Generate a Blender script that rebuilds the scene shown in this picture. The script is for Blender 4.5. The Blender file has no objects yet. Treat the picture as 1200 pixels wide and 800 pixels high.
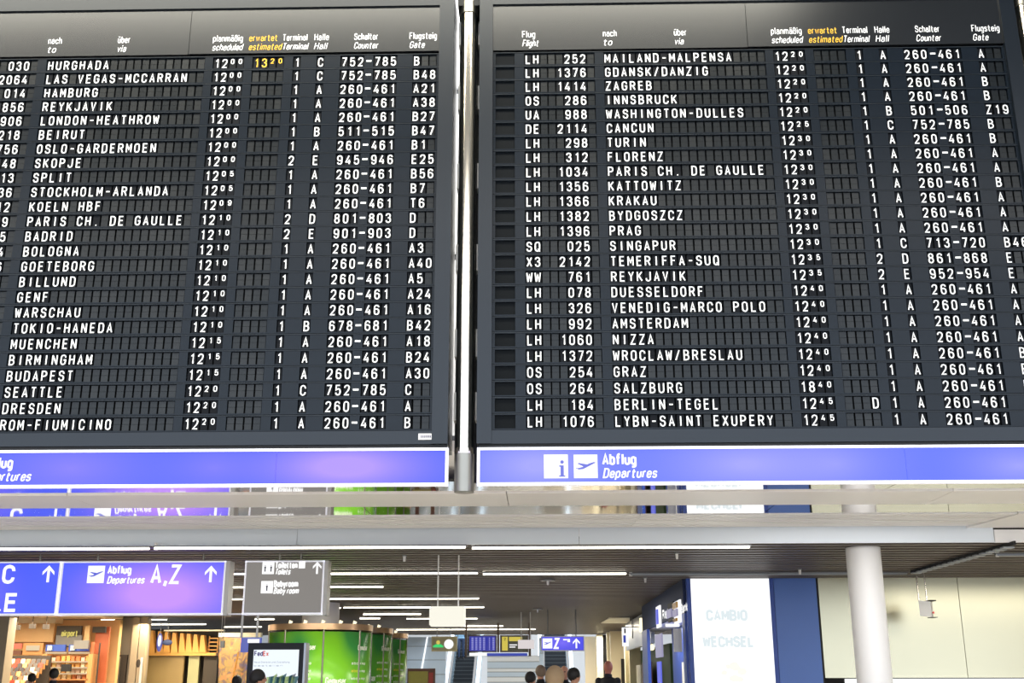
import bpy, bmesh, math, random
from mathutils import Matrix, Vector
random.seed(7)
SC = bpy.context.scene
COL = SC.collection

# ------------------------------------------------------------------ camera
CZ = 1.55
FPX, PITCH, YAW, ROLL = 1309.517, 0.2922624, 0.0214217, -0.0016962
vF = Vector((-math.sin(YAW)*math.cos(PITCH), math.cos(YAW)*math.cos(PITCH), math.sin(PITCH)))
vR = Vector((math.cos(YAW), math.sin(YAW), 0)); vU = vR.cross(vF)
vR, vU = (vR*math.cos(ROLL)+vU*math.sin(ROLL)), (vU*math.cos(ROLL)-vR*math.sin(ROLL))
camd = bpy.data.cameras.new('camera'); cam = bpy.data.objects.new('camera', camd); COL.objects.link(cam)
camd.sensor_width = 36.0; camd.lens = FPX/1200*36; camd.clip_end = 300; camd.clip_start = 0.05
M3 = Matrix((vR, vU, -vF)).transposed()
cam.matrix_world = Matrix.Translation((0, 0, CZ)) @ M3.to_4x4()
SC.camera = cam

# ------------------------------------------------------------------ world, large lights, exposure
W = bpy.data.worlds.new('world'); SC.world = W; W.use_nodes = True
W.node_tree.nodes['Background'].inputs[0].default_value = (0.78, 0.87, 1.0, 1)   # even overcast daylight behind the glass side
W.node_tree.nodes['Background'].inputs[1].default_value = 2.1
SC.view_settings.view_transform = 'Standard'; SC.view_settings.look = 'None'
EXPO = 0.6
SC.view_settings.exposure = EXPO; SC.view_settings.gamma = 1.0

def area(name, loc, sx, sy, power, color, rot=(0, 0, 0)):
    l = bpy.data.lights.new(name, 'AREA'); l.shape = 'RECTANGLE'; l.size = sx; l.size_y = sy
    l.energy = power; l.color = color
    o = bpy.data.objects.new(name, l); COL.objects.link(o); o.location = loc; o.rotation_euler = rot
    return o
area('hall_light', (-3.0, 4.4, 9.9), 12.6, 1.7, 960, (1.0, 0.95, 0.80))       # luminaire row in the hall ceiling before the boards
area('hall_light', (0, -3.5, 9.9), 30, 2.0, 900, (1.0, 0.96, 0.90))  # unseen light added to brighten everything that faces the camera
area('hall_light', (0, 9.9, 9.9), 34, 1.0, 1700, (1.0, 0.95, 0.88))  # unseen light added so that floor bounce brightens the soffit

# ------------------------------------------------------------------ helpers
def at(px, py, Y):          # point seen at (px, py) of the 1200x800 frame on the plane y = Y
    d = vF*FPX + vR*(px-600) - vU*(py-400); t = Y/d.y
    return Vector((d.x*t, Y, d.z*t+CZ))
def atz(px, py, z):
    d = vF*FPX + vR*(px-600) - vU*(py-400); t = (z-CZ)/d.z
    return Vector((d.x*t, d.y*t, z))
def srgb(r, g, b):
    f = lambda c: (c/255/12.92) if c/255 <= .04045 else ((c/255+.055)/1.055)**2.4
    return (f(r), f(g), f(b), 1)
MATS = {}
def mat(name, col, rough=.5, metal=0, emit=None, estr=0, noise=0, nscale=8, spec=None, stretch=None, bump=0):
    m = bpy.data.materials.new(name); m.use_nodes = True; nt = m.node_tree; b = nt.nodes['Principled BSDF']
    b.inputs['Base Color'].default_value = col; b.inputs['Roughness'].default_value = rough
    b.inputs['Metallic'].default_value = metal
    if spec is not None: b.inputs['Specular IOR Level'].default_value = spec
    if emit and estr:
        b.inputs['Emission Color'].default_value = emit; b.inputs['Emission Strength'].default_value = estr*2**-EXPO
        if estr >= .5: b.inputs['Base Color'].default_value = (.03, .03, .03, 1)
    if noise or bump:
        tc = nt.nodes.new('ShaderNodeTexCoord'); mp = nt.nodes.new('ShaderNodeMapping'); n = nt.nodes.new('ShaderNodeTexNoise')
        nt.links.new(tc.outputs['Object'], mp.inputs[0]); nt.links.new(mp.outputs[0], n.inputs['Vector'])
        if stretch: mp.inputs['Scale'].default_value = stretch
        n.inputs['Scale'].default_value = nscale; n.inputs['Detail'].default_value = 3
        if noise:
            mx = nt.nodes.new('ShaderNodeMix'); mx.data_type = 'RGBA'
            mx.inputs[6].default_value = tuple(c*(1-noise) for c in col[:3])+(1,)
            mx.inputs[7].default_value = tuple(min(1, c*(1+noise)) for c in col[:3])+(1,)
            nt.links.new(n.outputs['Fac'], mx.inputs[0]); nt.links.new(mx.outputs[2], b.inputs['Base Color'])
        if bump:
            bp = nt.nodes.new('ShaderNodeBump'); bp.inputs['Strength'].default_value = bump; bp.inputs['Distance'].default_value = .01
            nt.links.new(n.outputs['Fac'], bp.inputs['Height']); nt.links.new(bp.outputs[0], b.inputs['Normal'])
    MATS[name] = m; return m
class MB:
    def __init__(s): s.v = []; s.f = []; s.m = []; s.sm = []
    def add(s, vs, fs, m=0, smooth=False):
        o = len(s.v); s.v += [tuple(v) for v in vs]
        for f in fs: s.f.append(tuple(i+o for i in f)); s.m.append(m); s.sm.append(smooth)
        return s
    def box(s, x0, x1, y0, y1, z0, z1, m=0):
        if x0 > x1: x0, x1 = x1, x0
        if z0 > z1: z0, z1 = z1, z0
        if y0 > y1: y0, y1 = y1, y0
        return s.add([(x0,y0,z0),(x1,y0,z0),(x1,y1,z0),(x0,y1,z0),(x0,y0,z1),(x1,y0,z1),(x1,y1,z1),(x0,y1,z1)],
              [(0,3,2,1),(4,5,6,7),(0,1,5,4),(1,2,6,5),(2,3,7,6),(3,0,4,7)], m)
    def quad(s, a, b, c, d, m=0): return s.add([a, b, c, d], [(0,1,2,3)], m)
    def slab(s, pts, dz, m=0):       # polygon pts extruded by vector dz
        n = len(pts); dz = Vector(dz); p2 = [Vector(p)+dz for p in pts]
        return s.add(list(pts)+p2, [tuple(range(n)), tuple(range(2*n-1, n-1, -1))]+[(i, i+n, (i+1) % n+n, (i+1) % n) for i in range(n)], m)
    def cyl(s, a, b, r0, r1=None, n=16, m=0, caps=True):
        a = Vector(a); b = Vector(b); r1 = r0 if r1 is None else r1; ax = (b-a).normalized()
        u = ax.orthogonal().normalized(); w = ax.cross(u); vs = []
        for c, r in ((a, r0), (b, r1)):
            for i in range(n):
                t = 2*math.pi*i/n; vs.append(c+(u*math.cos(t)+w*math.sin(t))*r)
        s.add(vs, [(i, (i+1) % n, (i+1) % n+n, i+n) for i in range(n)], m, True)
        if caps: s.add(vs, [tuple(range(n-1, -1, -1)), tuple(range(n, 2*n))], m)
        return s
    def ball(s, c, rx, ry=None, rz=None, m=0, n=12, k=8):
        ry = ry or rx; rz = rz or rx; vs = []; fs = []
        for j in range(k+1):
            p = math.pi*j/k
            for i in range(n):
                t = 2*math.pi*i/n; vs.append((c[0]+rx*math.sin(p)*math.cos(t), c[1]+ry*math.sin(p)*math.sin(t), c[2]+rz*math.cos(p)))
        for j in range(k):
            for i in range(n): fs.append((j*n+i, (j+1)*n+i, (j+1)*n+(i+1) % n, j*n+(i+1) % n))
        return s.add(vs, fs, m, True)
    def merge(s, o, off=(0, 0, 0), mmap=None):
        k = len(s.v); s.v += [(v[0]+off[0], v[1]+off[1], v[2]+off[2]) for v in o.v]
        for f, m, q in zip(o.f, o.m, o.sm): s.f.append(tuple(i+k for i in f)); s.m.append(mmap[m] if mmap else m); s.sm.append(q)
        return s
    def mesh(s, name, mats):
        me = bpy.data.meshes.new(name); me.from_pydata(s.v, [], s.f); me.update()
        for m in (mats if isinstance(mats, (list, tuple)) else [mats]): me.materials.append(MATS[m])
        me.polygons.foreach_set('material_index', s.m); me.polygons.foreach_set('use_smooth', s.sm)
        return me
    def build(s, name, mats, parent=None, origin=None):
        if origin is not None:
            s.v = [(v[0]-origin[0], v[1]-origin[1], v[2]-origin[2]) for v in s.v]
        o = link(name, s.mesh(name, mats), parent)
        if origin is not None: o.location = origin
        return o
def link(name, me, parent=None, loc=None):
    o = bpy.data.objects.new(name, me); COL.objects.link(o)
    if parent: o.parent = parent
    if loc is not None: o.location = loc
    return o
def tag(o, label, cat, group=None):
    o['label'] = label; o['category'] = cat
    if group: o['group'] = group
    return o
def thing(name, label, cat, group=None, loc=(0, 0, 0)):
    return tag(link(name, None, None, loc), label, cat, group)
def part(mb, name, mats, t):       # world-space mesh data parented under an empty with a location
    L = t.location if t.type == 'EMPTY' or t.parent is None else t.parent.location
    return mb.build(name, mats, t, None) if L.length == 0 else _off(mb, name, mats, t)
def _off(mb, name, mats, t):
    L = t.location if t.parent is None else Vector((0, 0, 0))+t.parent.location
    mb.v = [(v[0]-L[0], v[1]-L[1], v[2]-L[2]) for v in mb.v]
    return mb.build(name, mats, t)
def structure(o): o['kind'] = 'structure'; return o
def stuff(o): o['kind'] = 'stuff'; return o

# ------------------------------------------------------------------ stroke lettering
O4 = [(0,0,2),(0,8,2),(4,8,2),(4,0,2),'c']
G = {
 'A':(4,[[(0,0),(2,8),(4,0)],[(.7,2.4),(3.3,2.4)]]), 'B':(4,[[(0,0),(0,8),(3.7,8,1.8),(3.7,4.2,1.8),(0,4.2)],[(1,4.2),(4,4.2,2),(4,0,2),(0,0),(0,1)]]),
 'C':(4,[[(4,5.6),(4,8,2),(0,8,2),(0,0,2),(4,0,2),(4,2.4)]]), 'D':(4,[[(0,0),(0,8),(4,8,2),(4,0,2),'c']]),
 'E':(3.6,[[(3.6,8),(0,8),(0,0),(3.6,0)],[(0,4.2),(3.2,4.2)]]), 'F':(3.5,[[(3.5,8),(0,8),(0,0)],[(0,4.2),(3.1,4.2)]]),
 'G':(4,[[(4,5.9),(4,8,2),(0,8,2),(0,0,2),(4,0,2),(4,3.8),(2.3,3.8)]]), 'H':(4,[[(0,0),(0,8)],[(4,0),(4,8)],[(0,4.1),(4,4.1)]]),
 'I':(.2,[[(.1,0),(.1,8)]]), 'J':(3.6,[[(3.6,8),(3.6,0,1.7),(0,0,1.7),(0,2.3)]]), 'K':(4,[[(0,0),(0,8)],[(4,8),(0,3)],[(1.3,4.6),(4.1,0)]]),
 'L':(3.5,[[(0,8),(0,0),(3.5,0)]]), 'M':(4.4,[[(0,0),(0,8)],[(0,8),(2.2,2.6),(4.4,8)],[(4.4,8),(4.4,0)]]), 'N':(4,[[(0,0),(0,8)],[(0,8),(4,0)],[(4,0),(4,8)]]),
 'O':(4,[O4]), 'P':(4,[[(0,0),(0,8),(4,8,2),(4,3.8,2),(0,3.8)]]), 'Q':(4,[O4,[(2.4,2),(4.2,-.4)]]),
 'R':(4,[[(0,0),(0,8),(4,8,2),(4,4,1.9),(0,4)],[(2.2,4),(4.1,0)]]), 'S':(4,[[(3.9,5.9),(3.9,8,1.9),(.1,8,1.9),(.1,4.4,1.6),(4,3.9,1.6),(4,0,1.9),(0,0,1.9),(0,2.1)]]),
 'T':(4,[[(0,8),(4,8)],[(2,8),(2,0)]]), 'U':(4,[[(0,8),(0,0,2),(4,0,2),(4,8)]]), 'V':(4,[[(0,8),(2,0),(4,8)]]),
 'W':(4.8,[[(0,8),(1.1,0)],[(1.1,0),(2.4,6.4),(3.7,0)],[(3.7,0),(4.8,8)]]), 'X':(4,[[(0,0),(4,8)],[(0,8),(4,0)]]), 'Y':(4,[[(0,8),(2,3.8),(4,8)],[(2,3.8),(2,0)]]),
 'Z':(4,[[(0,8),(4,8),(0,0),(4,0)]]),
 '0':(3.8,[[(0,0,1.9),(0,8,1.9),(3.8,8,1.9),(3.8,0,1.9),'c']]), '1':(2,[[(0,6.2),(1.6,8),(1.6,0)]]),
 '2':(3.9,[[(0,5.9),(0,8,1.9),(3.9,8,1.9),(3.9,4.6,1.6),(0,0),(3.9,0)]]),
 '3':(3.9,[[(0,6.2),(0,8,1.9),(3.7,8,1.9),(3.7,4.3,1.8),(1.6,4.3)],[(1.6,4.3),(3.9,4.3,1.9),(3.9,0,1.9),(0,0,1.9),(0,1.9)]]),
 '4':(4.1,[[(2.7,8),(0,2.1),(4.1,2.1)],[(3.1,4.2),(3.1,0)]]), '5':(3.9,[[(3.6,8),(.4,8),(.2,4.1),(1.2,5,.8),(3.9,5,1.8),(3.9,0,1.9),(0,0,1.9),(0,1.9)]]),
 '6':(3.9,[[(3.8,6.3),(3.8,8,1.9),(0,8,1.9),(0,0,1.9),(3.9,0,1.9),(3.9,4.7,1.9),(0,4.7,1.5)]]), '7':(3.9,[[(0,8),(3.9,8),(1.2,0)]]),
 '8':(3.9,[[(.2,4.3,1.7),(.2,8,1.7),(3.7,8,1.7),(3.7,4.3,1.7),'c'],[(0,0,1.9),(0,4.3,1.9),(3.9,4.3,1.9),(3.9,0,1.9),'c']]),
 '9':(3.9,[[(.1,1.7),(.1,0,1.9),(3.9,0,1.9),(3.9,8,1.9),(0,8,1.9),(0,3.3,1.9),(3.9,3.3,1.5)]]),
 '-':(3.4,[[(.2,3.9),(3.4,3.9)]]), '/':(3.4,[[(0,-.3),(3.2,8.3)]]), '.':(.8,[[(.4,-.4),(.4,.6)]]), ',':(1,[[(.9,.8),(.2,-1.6)]]),
 'a':(3.2,[[(.2,4.1),(.2,5.5,1.4),(3.2,5.5,1.5),(3.2,0)],[(3.2,3.3),(0,3.2,1.4),(0,0,1.4),(3.2,0,1.4),(3.2,1.6)]]),
 'b':(3.3,[[(0,8),(0,0)],[(0,0,1.6),(0,5.5,1.6),(3.3,5.5,1.6),(3.3,0,1.6),'c']]), 'c':(3.1,[[(3.1,3.9),(3.1,5.5,1.5),(0,5.5,1.6),(0,0,1.6),(3.1,0,1.5),(3.1,1.6)]]),
 'd':(3.3,[[(3.3,8),(3.3,0)],[(0,0,1.6),(0,5.5,1.6),(3.3,5.5,1.6),(3.3,0,1.6),'c']]), 'e':(3.2,[[(0,2.8),(3.2,2.8),(3.2,5.5,1.6),(0,5.5,1.6),(0,0,1.6),(3.2,0,1.5),(3.2,1.3)]]),
 'f':(2.9,[[(1,0),(1,8,1.3),(2.9,8)],[(-.2,5.4),(2.7,5.4)]]), 'g':(3.3,[[(0,0,1.6),(0,5.5,1.6),(3.3,5.5,1.6),(3.3,0,1.6),'c'],[(3.3,5.5),(3.3,-2.2,1.5),(.2,-2.2,1.2)]]),
 'h':(3.2,[[(0,0),(0,8)],[(0,4),(0,5.5,1.5),(3.2,5.5,1.6),(3.2,0)]]), 'i':(.2,[[(.1,0),(.1,5.5)],[(.1,6.8),(.1,8)]]),
 'k':(3.2,[[(0,0),(0,8)],[(3,5.5),(0,2.2)],[(1,3.2),(3.2,0)]]), 'l':(.2,[[(.1,0),(.1,8)]]), 'm':(5.6,[[(0,0),(0,5.5)],[(0,4),(0,5.5,1.3),(2.8,5.5,1.4),(2.8,0)],[(2.8,4),(2.8,5.5,1.3),(5.6,5.5,1.4),(5.6,0)]]),
 'n':(3.2,[[(0,0),(0,5.5)],[(0,4),(0,5.5,1.5),(3.2,5.5,1.6),(3.2,0)]]), 'o':(3.3,[[(0,0,1.6),(0,5.5,1.6),(3.3,5.5,1.6),(3.3,0,1.6),'c']]),
 'p':(3.3,[[(0,5.5),(0,-2.3)],[(0,0,1.6),(0,5.5,1.6),(3.3,5.5,1.6),(3.3,0,1.6),'c']]), 'r':(2,[[(0,0),(0,5.5)],[(0,3.8),(0,5.5,1.4),(2,5.5)]]),
 's':(3.1,[[(3,4.3),(3,5.5,1.2),(0,5.5,1.3),(0,2.9,1.1),(3.1,2.7,1.1),(3.1,0,1.3),(0,0,1.3),(0,1.3)]]), 't':(2.8,[[(1,7.4),(1,0,1),(2.7,0)],[(-.2,5.3),(2.7,5.3)]]),
 'u':(3.2,[[(0,5.5),(0,0,1.6),(3.2,0,1.5),(3.2,1.5)],[(3.2,5.5),(3.2,0)]]), 'v':(3.2,[[(0,5.5),(1.6,0),(3.2,5.5)]]), 'w':(4.6,[[(0,5.5),(1.1,0),(2.3,5),(3.5,0),(4.6,5.5)]]),
 'x':(3.2,[[(0,0),(3.2,5.5)],[(0,5.5),(3.2,0)]]), 'y':(3.3,[[(0,5.5),(1.7,0)],[(3.3,5.5),(1.3,-2.2),(.2,-2.2)]]), 'z':(3,[[(0,5.5),(3,5.5),(0,0),(3,0)]]),
 '\u00df':(3.3,[[(0,0),(0,8,1.5),(3,8,1.5),(3,4.5,1.1),(1.4,4.5)],[(1.4,4.5),(3.3,4.5,1.6),(3.3,0,1.6),(1.1,0)]]),
}
for base, new in (('a', '\u00e4'), ('u', '\u00fc')): G[new] = (G[base][0], G[base][1]+[[(.7,6.9),(.7,8)],[(2.5,6.9),(2.5,8)]])
def fillet(path):
    closed = path[-1] == 'c'; P = [p for p in path if p != 'c']; n = len(P); out = []
    for i, p in enumerate(P):
        q = Vector(p[:2]); r = p[2] if len(p) > 2 else 0
        if r == 0 or (not closed and i in (0, n-1)): out.append(q); continue
        a = Vector(P[i-1][:2])-q; b = Vector(P[(i+1) % n][:2])-q
        ra = min(r, a.length*.5 if len(P[i-1]) > 2 else a.length); rb = min(r, b.length*.5 if len(P[(i+1) % n]) > 2 else b.length)
        A = q+a.normalized()*ra; B = q+b.normalized()*rb
        for k in range(4):
            t = k/3; out.append((1-t)**2*A+2*t*(1-t)*(q*.82+(A+B)*.09)+t*t*B)
    return out, closed
def stroke(pts, closed, w, sx, sy):
    P = []
    for p in pts:
        q = Vector((p.x*sx, p.y*sy))
        if not P or (q-P[-1]).length > 1e-7: P.append(q)
    if closed and (P[0]-P[-1]).length < 1e-7: P.pop()
    n = len(P); L = []
    for i in range(n):
        a = P[i-1] if (i > 0 or closed) else None; b = P[(i+1) % n] if (i < n-1 or closed) else None
        d1 = (P[i]-a).normalized() if a is not None else None; d2 = (b-P[i]).normalized() if b is not None else None
        if d1 is None: nn = Vector((-d2.y, d2.x)); k = 1; ext = -d2*w*.5
        elif d2 is None: nn = Vector((-d1.y, d1.x)); k = 1; ext = d1*w*.5
        else:
            n1 = Vector((-d1.y, d1.x)); n2 = Vector((-d2.y, d2.x)); nn = n1+n2
            if nn.length < .2: nn = n1.copy()
            nn.normalize(); k = min(1.7, 1/max(.3, nn.dot(n1))); ext = Vector((0, 0))
        if ext.length: ext *= .9
        L.append((P[i]+ext*0+nn*w*.5*k, P[i]-nn*w*.5*k))
    quads = [(L[i][0], L[i][1], L[(i+1) % n][1], L[(i+1) % n][0]) for i in range(n if closed else n-1)]
    return quads
def text_quads(s, h, w, xs=.9, gap=2.2, ital=0, width=None):
    """quads in 2-D, cap height h, baseline 0; width fits the line to that length"""
    u = h/8; adv = 0
    for c in s: adv += (2.6 if c == ' ' else G[c][0]+gap)
    tot = (adv-gap)
    sx = width/tot if width else u*xs
    x = 0; out = []; k = 0
    for c in s:
        if c == ' ': x += 2.6; continue
        gw, paths = G[c]
        for p in paths:
            pts, cl = fillet(p)
            pts = [Vector((q.x+x, q.y)) for q in pts]
            k += 1
            for qd in stroke(pts, cl, w, sx, u): out.append(([(v.x+ital*v.y, v.y) for v in qd], k % 5))
        x += gw+gap
    return out, tot*sx
def put(mb, quads, fn, m=0):
    for q, k in quads:                       # crossing strokes lie a hair apart in depth
        P0 = Vector(fn(*q[0])); n = (Vector(fn(q[0][0]+.01, q[0][1]))-P0).cross(Vector(fn(q[0][0], q[0][1]+.01))-P0).normalized()*(.0005*k)
        mb.add([Vector(fn(*p))+n for p in q], [tuple(range(len(q)))], m)
def front(x, Y, z): return lambda u, v: (x+u, Y, z+v)
def lettering(s, x, Y, z, h, w, mats, parent, name='lettering', **kw):
    q, t = text_quads(s, h, w, **kw); mb = MB(); put(mb, q, front(x, Y, z)); return part(mb, name, mats, parent)
def poly(mb, pts, x, Y, z, s, m=0, fn=None):
    fn = fn or front(x, Y, z); mb.add([fn(p[0]*s, p[1]*s) for p in pts], [tuple(range(len(pts)))], m)
PLANE_WING = [(.1,.66),(.2,.66),(.5,.59),(.66,.6),(.5,.44),(.4,.42)]
PLANE_WING = [(.13,.62),(.22,.64),(.62,.57),(.44,.47)]
PLANE_BODY = [(.08,.42),(.14,.44),(.2,.38),(.38,.36),(.72,.57),(.92,.62),(.93,.66),(.84,.68),(.66,.63),(.36,.47),(.2,.47)]
PLANE_BODY = [(.06,.42),(.12,.43),(.22,.36),(.4,.38),(.94,.66),(.84,.68),(.64,.62),(.36,.47),(.16,.42)]
def plane_icon(mb, x, Y, z, s, white=0, blue=1, fn=None):
    f0 = fn or front(x, Y, z); f1 = (lambda u, v: tuple(Vector(f0(u, v))+Vector((0, -.004, 0)))) if fn is None else fn
    poly(mb, [(0,0),(1,0),(1,1),(0,1)], 0, 0, 0, s, white, f0)
    f2 = lambda u, v: tuple(Vector(f1(u, v))+Vector((0, -.001, 0)))
    poly(mb, PLANE_BODY, 0, 0, 0, s, blue, f1); poly(mb, PLANE_WING, 0, 0, 0, s, blue, f2)
ARROW = [[(-.08,0),(.08,0),(.08,.78),(-.08,.78)],[(0,1.0),(-.36,.62),(-.36,.42),(0,.8)],[(0,1.0),(0,.8),(.36,.42),(.36,.62)]]
def arrow(mb, x, Y, z, s, m=0):
    for k, p in enumerate(ARROW): poly(mb, p, x, Y-.001*k, z, s, m)

# ------------------------------------------------------------------ materials
mat('board_face', srgb(17,24,32), .25, 0, noise=.12, nscale=3, spec=.2, stretch=(1,1,6))
mat('board_face_light', srgb(36,42,48), .3, 0, spec=.3)
mat('board_frame', srgb(20,27,35), .3, .2, spec=.45, noise=.08, nscale=2)
mat('board_header', srgb(24,27,31), .23, .2, noise=.1, nscale=6, spec=.8, stretch=(.4,1,8))
mat('flap_blank', srgb(21,25,28), .26, 0, spec=.27)
mat('flap_blank_b', srgb(26,29,31), .28, 0, spec=.3)
mat('flap_dark', srgb(9,12,18), .5, 0, spec=.12)
mat('cell_dark', srgb(9,11,13), .8, spec=.1)
mat('black_slot', srgb(6,10,14), .6, spec=.1)
mat('flap_white', srgb(250,250,250), .6, emit=(1,1,1,1), estr=0)
mat('flap_yellow', srgb(250,190,40), .6)
mat('head_white', srgb(250,250,250), .6)
mat('head_yellow', srgb(245,185,50), .6)
mat('black', srgb(12,12,14), .6)
mat('steel', (.76,.70,.60,1), .16, 1, noise=.05, nscale=3, stretch=(8,8,.3))
mat('steel_dull', (.26,.25,.22,1), .34, 1)
mat('sign_frame', srgb(240,240,245), .4)
mat('sign_white', (1,1,1,1), .5, emit=(1,1,1,1), estr=1.15)
mat('mirror_panel', (.86,.84,.82,1), .035, 1, bump=.01, nscale=1.5)
mat('soffit', srgb(242,240,239), .42, 0, noise=.02, nscale=2)
mat('soffit_rib', srgb(210,200,190), .35, .1)
mat('seam', srgb(120,112,105), .6)
mat('fascia', srgb(226,234,242), .4, 0, noise=.02, nscale=2)
mat('slat', srgb(92,82,74), .45, .2, noise=.08, nscale=2, stretch=(.3,3,1))
mat('plenum', srgb(20,19,18), .9)
mat('lamp_on', (1,.95,.8,1), .5, emit=(1,.93,.76,1), estr=9)
mat('lamp_off', srgb(150,155,160), .4)
mat('lamp_body', srgb(120,120,122), .4, .6)
mat('white_paint', srgb(232,230,228), .45)
mat('cream_box', srgb(250,245,225), .5)
mat('cream_lit', (1,1,1,1), .5, emit=(.96,.93,.80,1), estr=.97)
mat('white_box_glow', (1,1,1,1), .5, emit=(.72,.66,.66,1), estr=.97)  # emission stands in for light falling on an unlit white box
mat('wall_metal', srgb(200,194,166), .24, .55, noise=.04, nscale=.8)
mat('blue_panel', srgb(78,116,196), .32, 0, noise=.06, nscale=1)
mat('blue_dark', srgb(28,44,84), .65)
mat('blue_mid', srgb(52,82,170), .4)
mat('lit_white', (1,1,1,1), .5, emit=(.97,.99,1,1), estr=1.3)
mat('lit_pale', (1,1,1,1), .5, emit=(.76,.85,.88,1), estr=.97)
mat('lit_smudge', (1,1,1,1), .5, emit=(.97,.95,.87,1), estr=.99)
mat('floor_stone', srgb(190,184,174), .12, 0, noise=.08, nscale=1.2)
mat('hall_dark', srgb(70,74,80), .7)
mat('hall_wall', srgb(150,150,152), .6)
mat('glass_wall', srgb(225,228,232), .3)
mat('grey_sign', srgb(120,116,112), .5, emit=(.28,.26,.24,1), estr=.75)
mat('sign_side', srgb(176,172,166), .4, .3)
mat('icon_blue', srgb(70,80,190), .5, emit=srgb(90,100,225), estr=.9)
mat('icon_grey', srgb(90,90,110), .5)

def blue_backlit(name, glow, base=(66,88,255), hot=(168,132,255), strength=1.0):
    """blue film lit from behind; glow = painted hot spots (x, z, rx, rz) as if from lamps inside, object space"""
    m = bpy.data.materials.new(name); m.use_nodes = True; nt = m.node_tree; b = nt.nodes['Principled BSDF']
    b.inputs['Base Color'].default_value = srgb(12,16,60); b.inputs['Roughness'].default_value = .35
    tc = nt.nodes.new('ShaderNodeTexCoord'); acc = None
    for (x, z, rx, rz, k) in glow:
        mp = nt.nodes.new('ShaderNodeMapping'); mp.inputs['Location'].default_value = (-x/rx, 0, -z/rz); mp.inputs['Scale'].default_value = (1/rx, 0, 1/rz)
        gr = nt.nodes.new('ShaderNodeTexGradient'); gr.gradient_type = 'QUADRATIC_SPHERE'
        nt.links.new(tc.outputs['Object'], mp.inputs[0]); nt.links.new(mp.outputs[0], gr.inputs[0])
        mu = nt.nodes.new('ShaderNodeMath'); mu.operation = 'MULTIPLY_ADD'; mu.inputs[1].default_value = k
        nt.links.new(gr.outputs['Fac'], mu.inputs[0])
        if acc is None: mu.inputs[2].default_value = 0
        else: nt.links.new(acc.outputs[0], mu.inputs[2])
        acc = mu
    mx = nt.nodes.new('ShaderNodeMix'); mx.data_type = 'RGBA'; mx.inputs[6].default_value = srgb(*base); mx.inputs[7].default_value = srgb(*hot)  # hot-spot glow is painted into the emission colour
    nt.links.new(acc.outputs[0], mx.inputs[0]); nt.links.new(mx.outputs[2], b.inputs['Emission Color'])
    b.inputs['Emission Strength'].default_value = strength*2**-EXPO
    MATS[name] = m

# ------------------------------------------------------------------ the hall (setting)
structure(MB().box(-30, 30, -14, 70, -.2, 0).build('floor', 'floor_stone'))
structure(MB().box(-21, 21, -8, 15.0, 10, 10.3).build('ceiling_hall', 'hall_dark'))
structure(MB().box(-21.3, -21, -8, 60, 0, 10).build('wall_left', 'hall_wall'))
structure(MB().box(21, 21.3, -8, 60, 0, 10).build('wall_right', 'hall_wall'))
# wall over the soffit, behind the boards
wb = structure(MB().box(-21, 21, 11.3, 11.45, 3.42, 10).build('wall_back', 'hall_dark'))
k = 0
for x in range(-20, 21, 2):
    for z in (3.9, 5.9, 7.9):
        MB().box(x+.04, x+1.96, 11.26, 11.3, z+.04, z+1.96).build('panel', 'glass_wall', wb)
# stepped soffit: mirror strip, grey face, mirror strip, ribbed panels, pale fascia
so = structure(MB().box(-21, 21, 9.9, 14.5, 3.5, 3.6).build('ceiling_soffit', 'soffit'))
ZS = 3.35
yA0, yA1, yB0, yB1 = atz(600,563,ZS).y, atz(600,577,ZS).y, atz(600,592,ZS).y, atz(600,603,ZS).y
XS = [-19, -14.5, -10, -5.5, -1, 3.5, 8, 12.5, 17]
XE = 5.5
def tilt_panel(x0, x1, y0, y1, deg, name, m, z=ZS):
    k = math.tan(math.radians(deg))*(y1-y0)/2
    MB().slab([(x0,y0,z-k),(x1,y0,z-k),(x1,y1,z+k),(x0,y1,z+k)], (0,0,.03)).build(name, m, so)
for i in range(len(XS)-1):
    a, b = XS[i]+.004, XS[i+1]-.004
    tilt_panel(a, b, yA0, yA1-.004, 1.0, 'mirror_panel', 'mirror_panel')
    tilt_panel(a+.7, b+.7, yA1, yB0, 0, 'soffit_panel', 'soffit', ZS-.008)
    tilt_panel(a-.9, b-.9, yB0+.004, yB1, -.3, 'mirror_panel', 'mirror_panel')
def ribs(x0, x1):
    n = 6; L0 = yB1+.01
    for j in range(n):
        y0 = L0+(14.53-L0)*j/n; y1 = L0+(14.53-L0)*(j+1)/n-.05; z0 = ZS-.012+(3.413-ZS)*j/n
        MB().slab([(x0,y0,z0),(x1,y0,z0),(x1,y1,z0+.010),(x0,y1,z0+.010)], (0,0,.03)).build('soffit_plank', 'soffit', so)
        MB().box(x0, x1, y1, y1+.05, z0+.03, z0+.05).build('plank_joint', 'seam', so)
for a, b in ((-19,-9.2),(-9.2,-3.6),(-3.6,1.2),(1.2,XE)): ribs(a+.004, b-.004)
MB().slab([(XE+.01,yB1+.01,ZS-.02),(17,yB1+.01,ZS-.02),(17,14.53,ZS+.03),(XE+.01,14.53,ZS+.03)], (0,0,.03)).build('plain_panel', 'soffit', so)
MB().cyl((6.2,13.9,3.33),(6.2,13.9,3.38),.06,.05,12).build('downlight_hole', 'black', so)
fs = structure(MB().box(-19, XE+.1, 14.55, 14.6, 3.3, 3.45).build('trim_1', 'soffit'))
for a, b in ((-19,-9),(-9,-3.1),(-3.1,.55),(.55,5.85)):
    MB().box(a+.003, b-.003, 14.53, 14.56, 3.196, 3.412).build('fascia_panel', 'fascia', fs)
MB().box(5.86, 17, 14.54, 14.58, 3.196, 3.36).build('fascia_end', 'soffit', fs)
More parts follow.
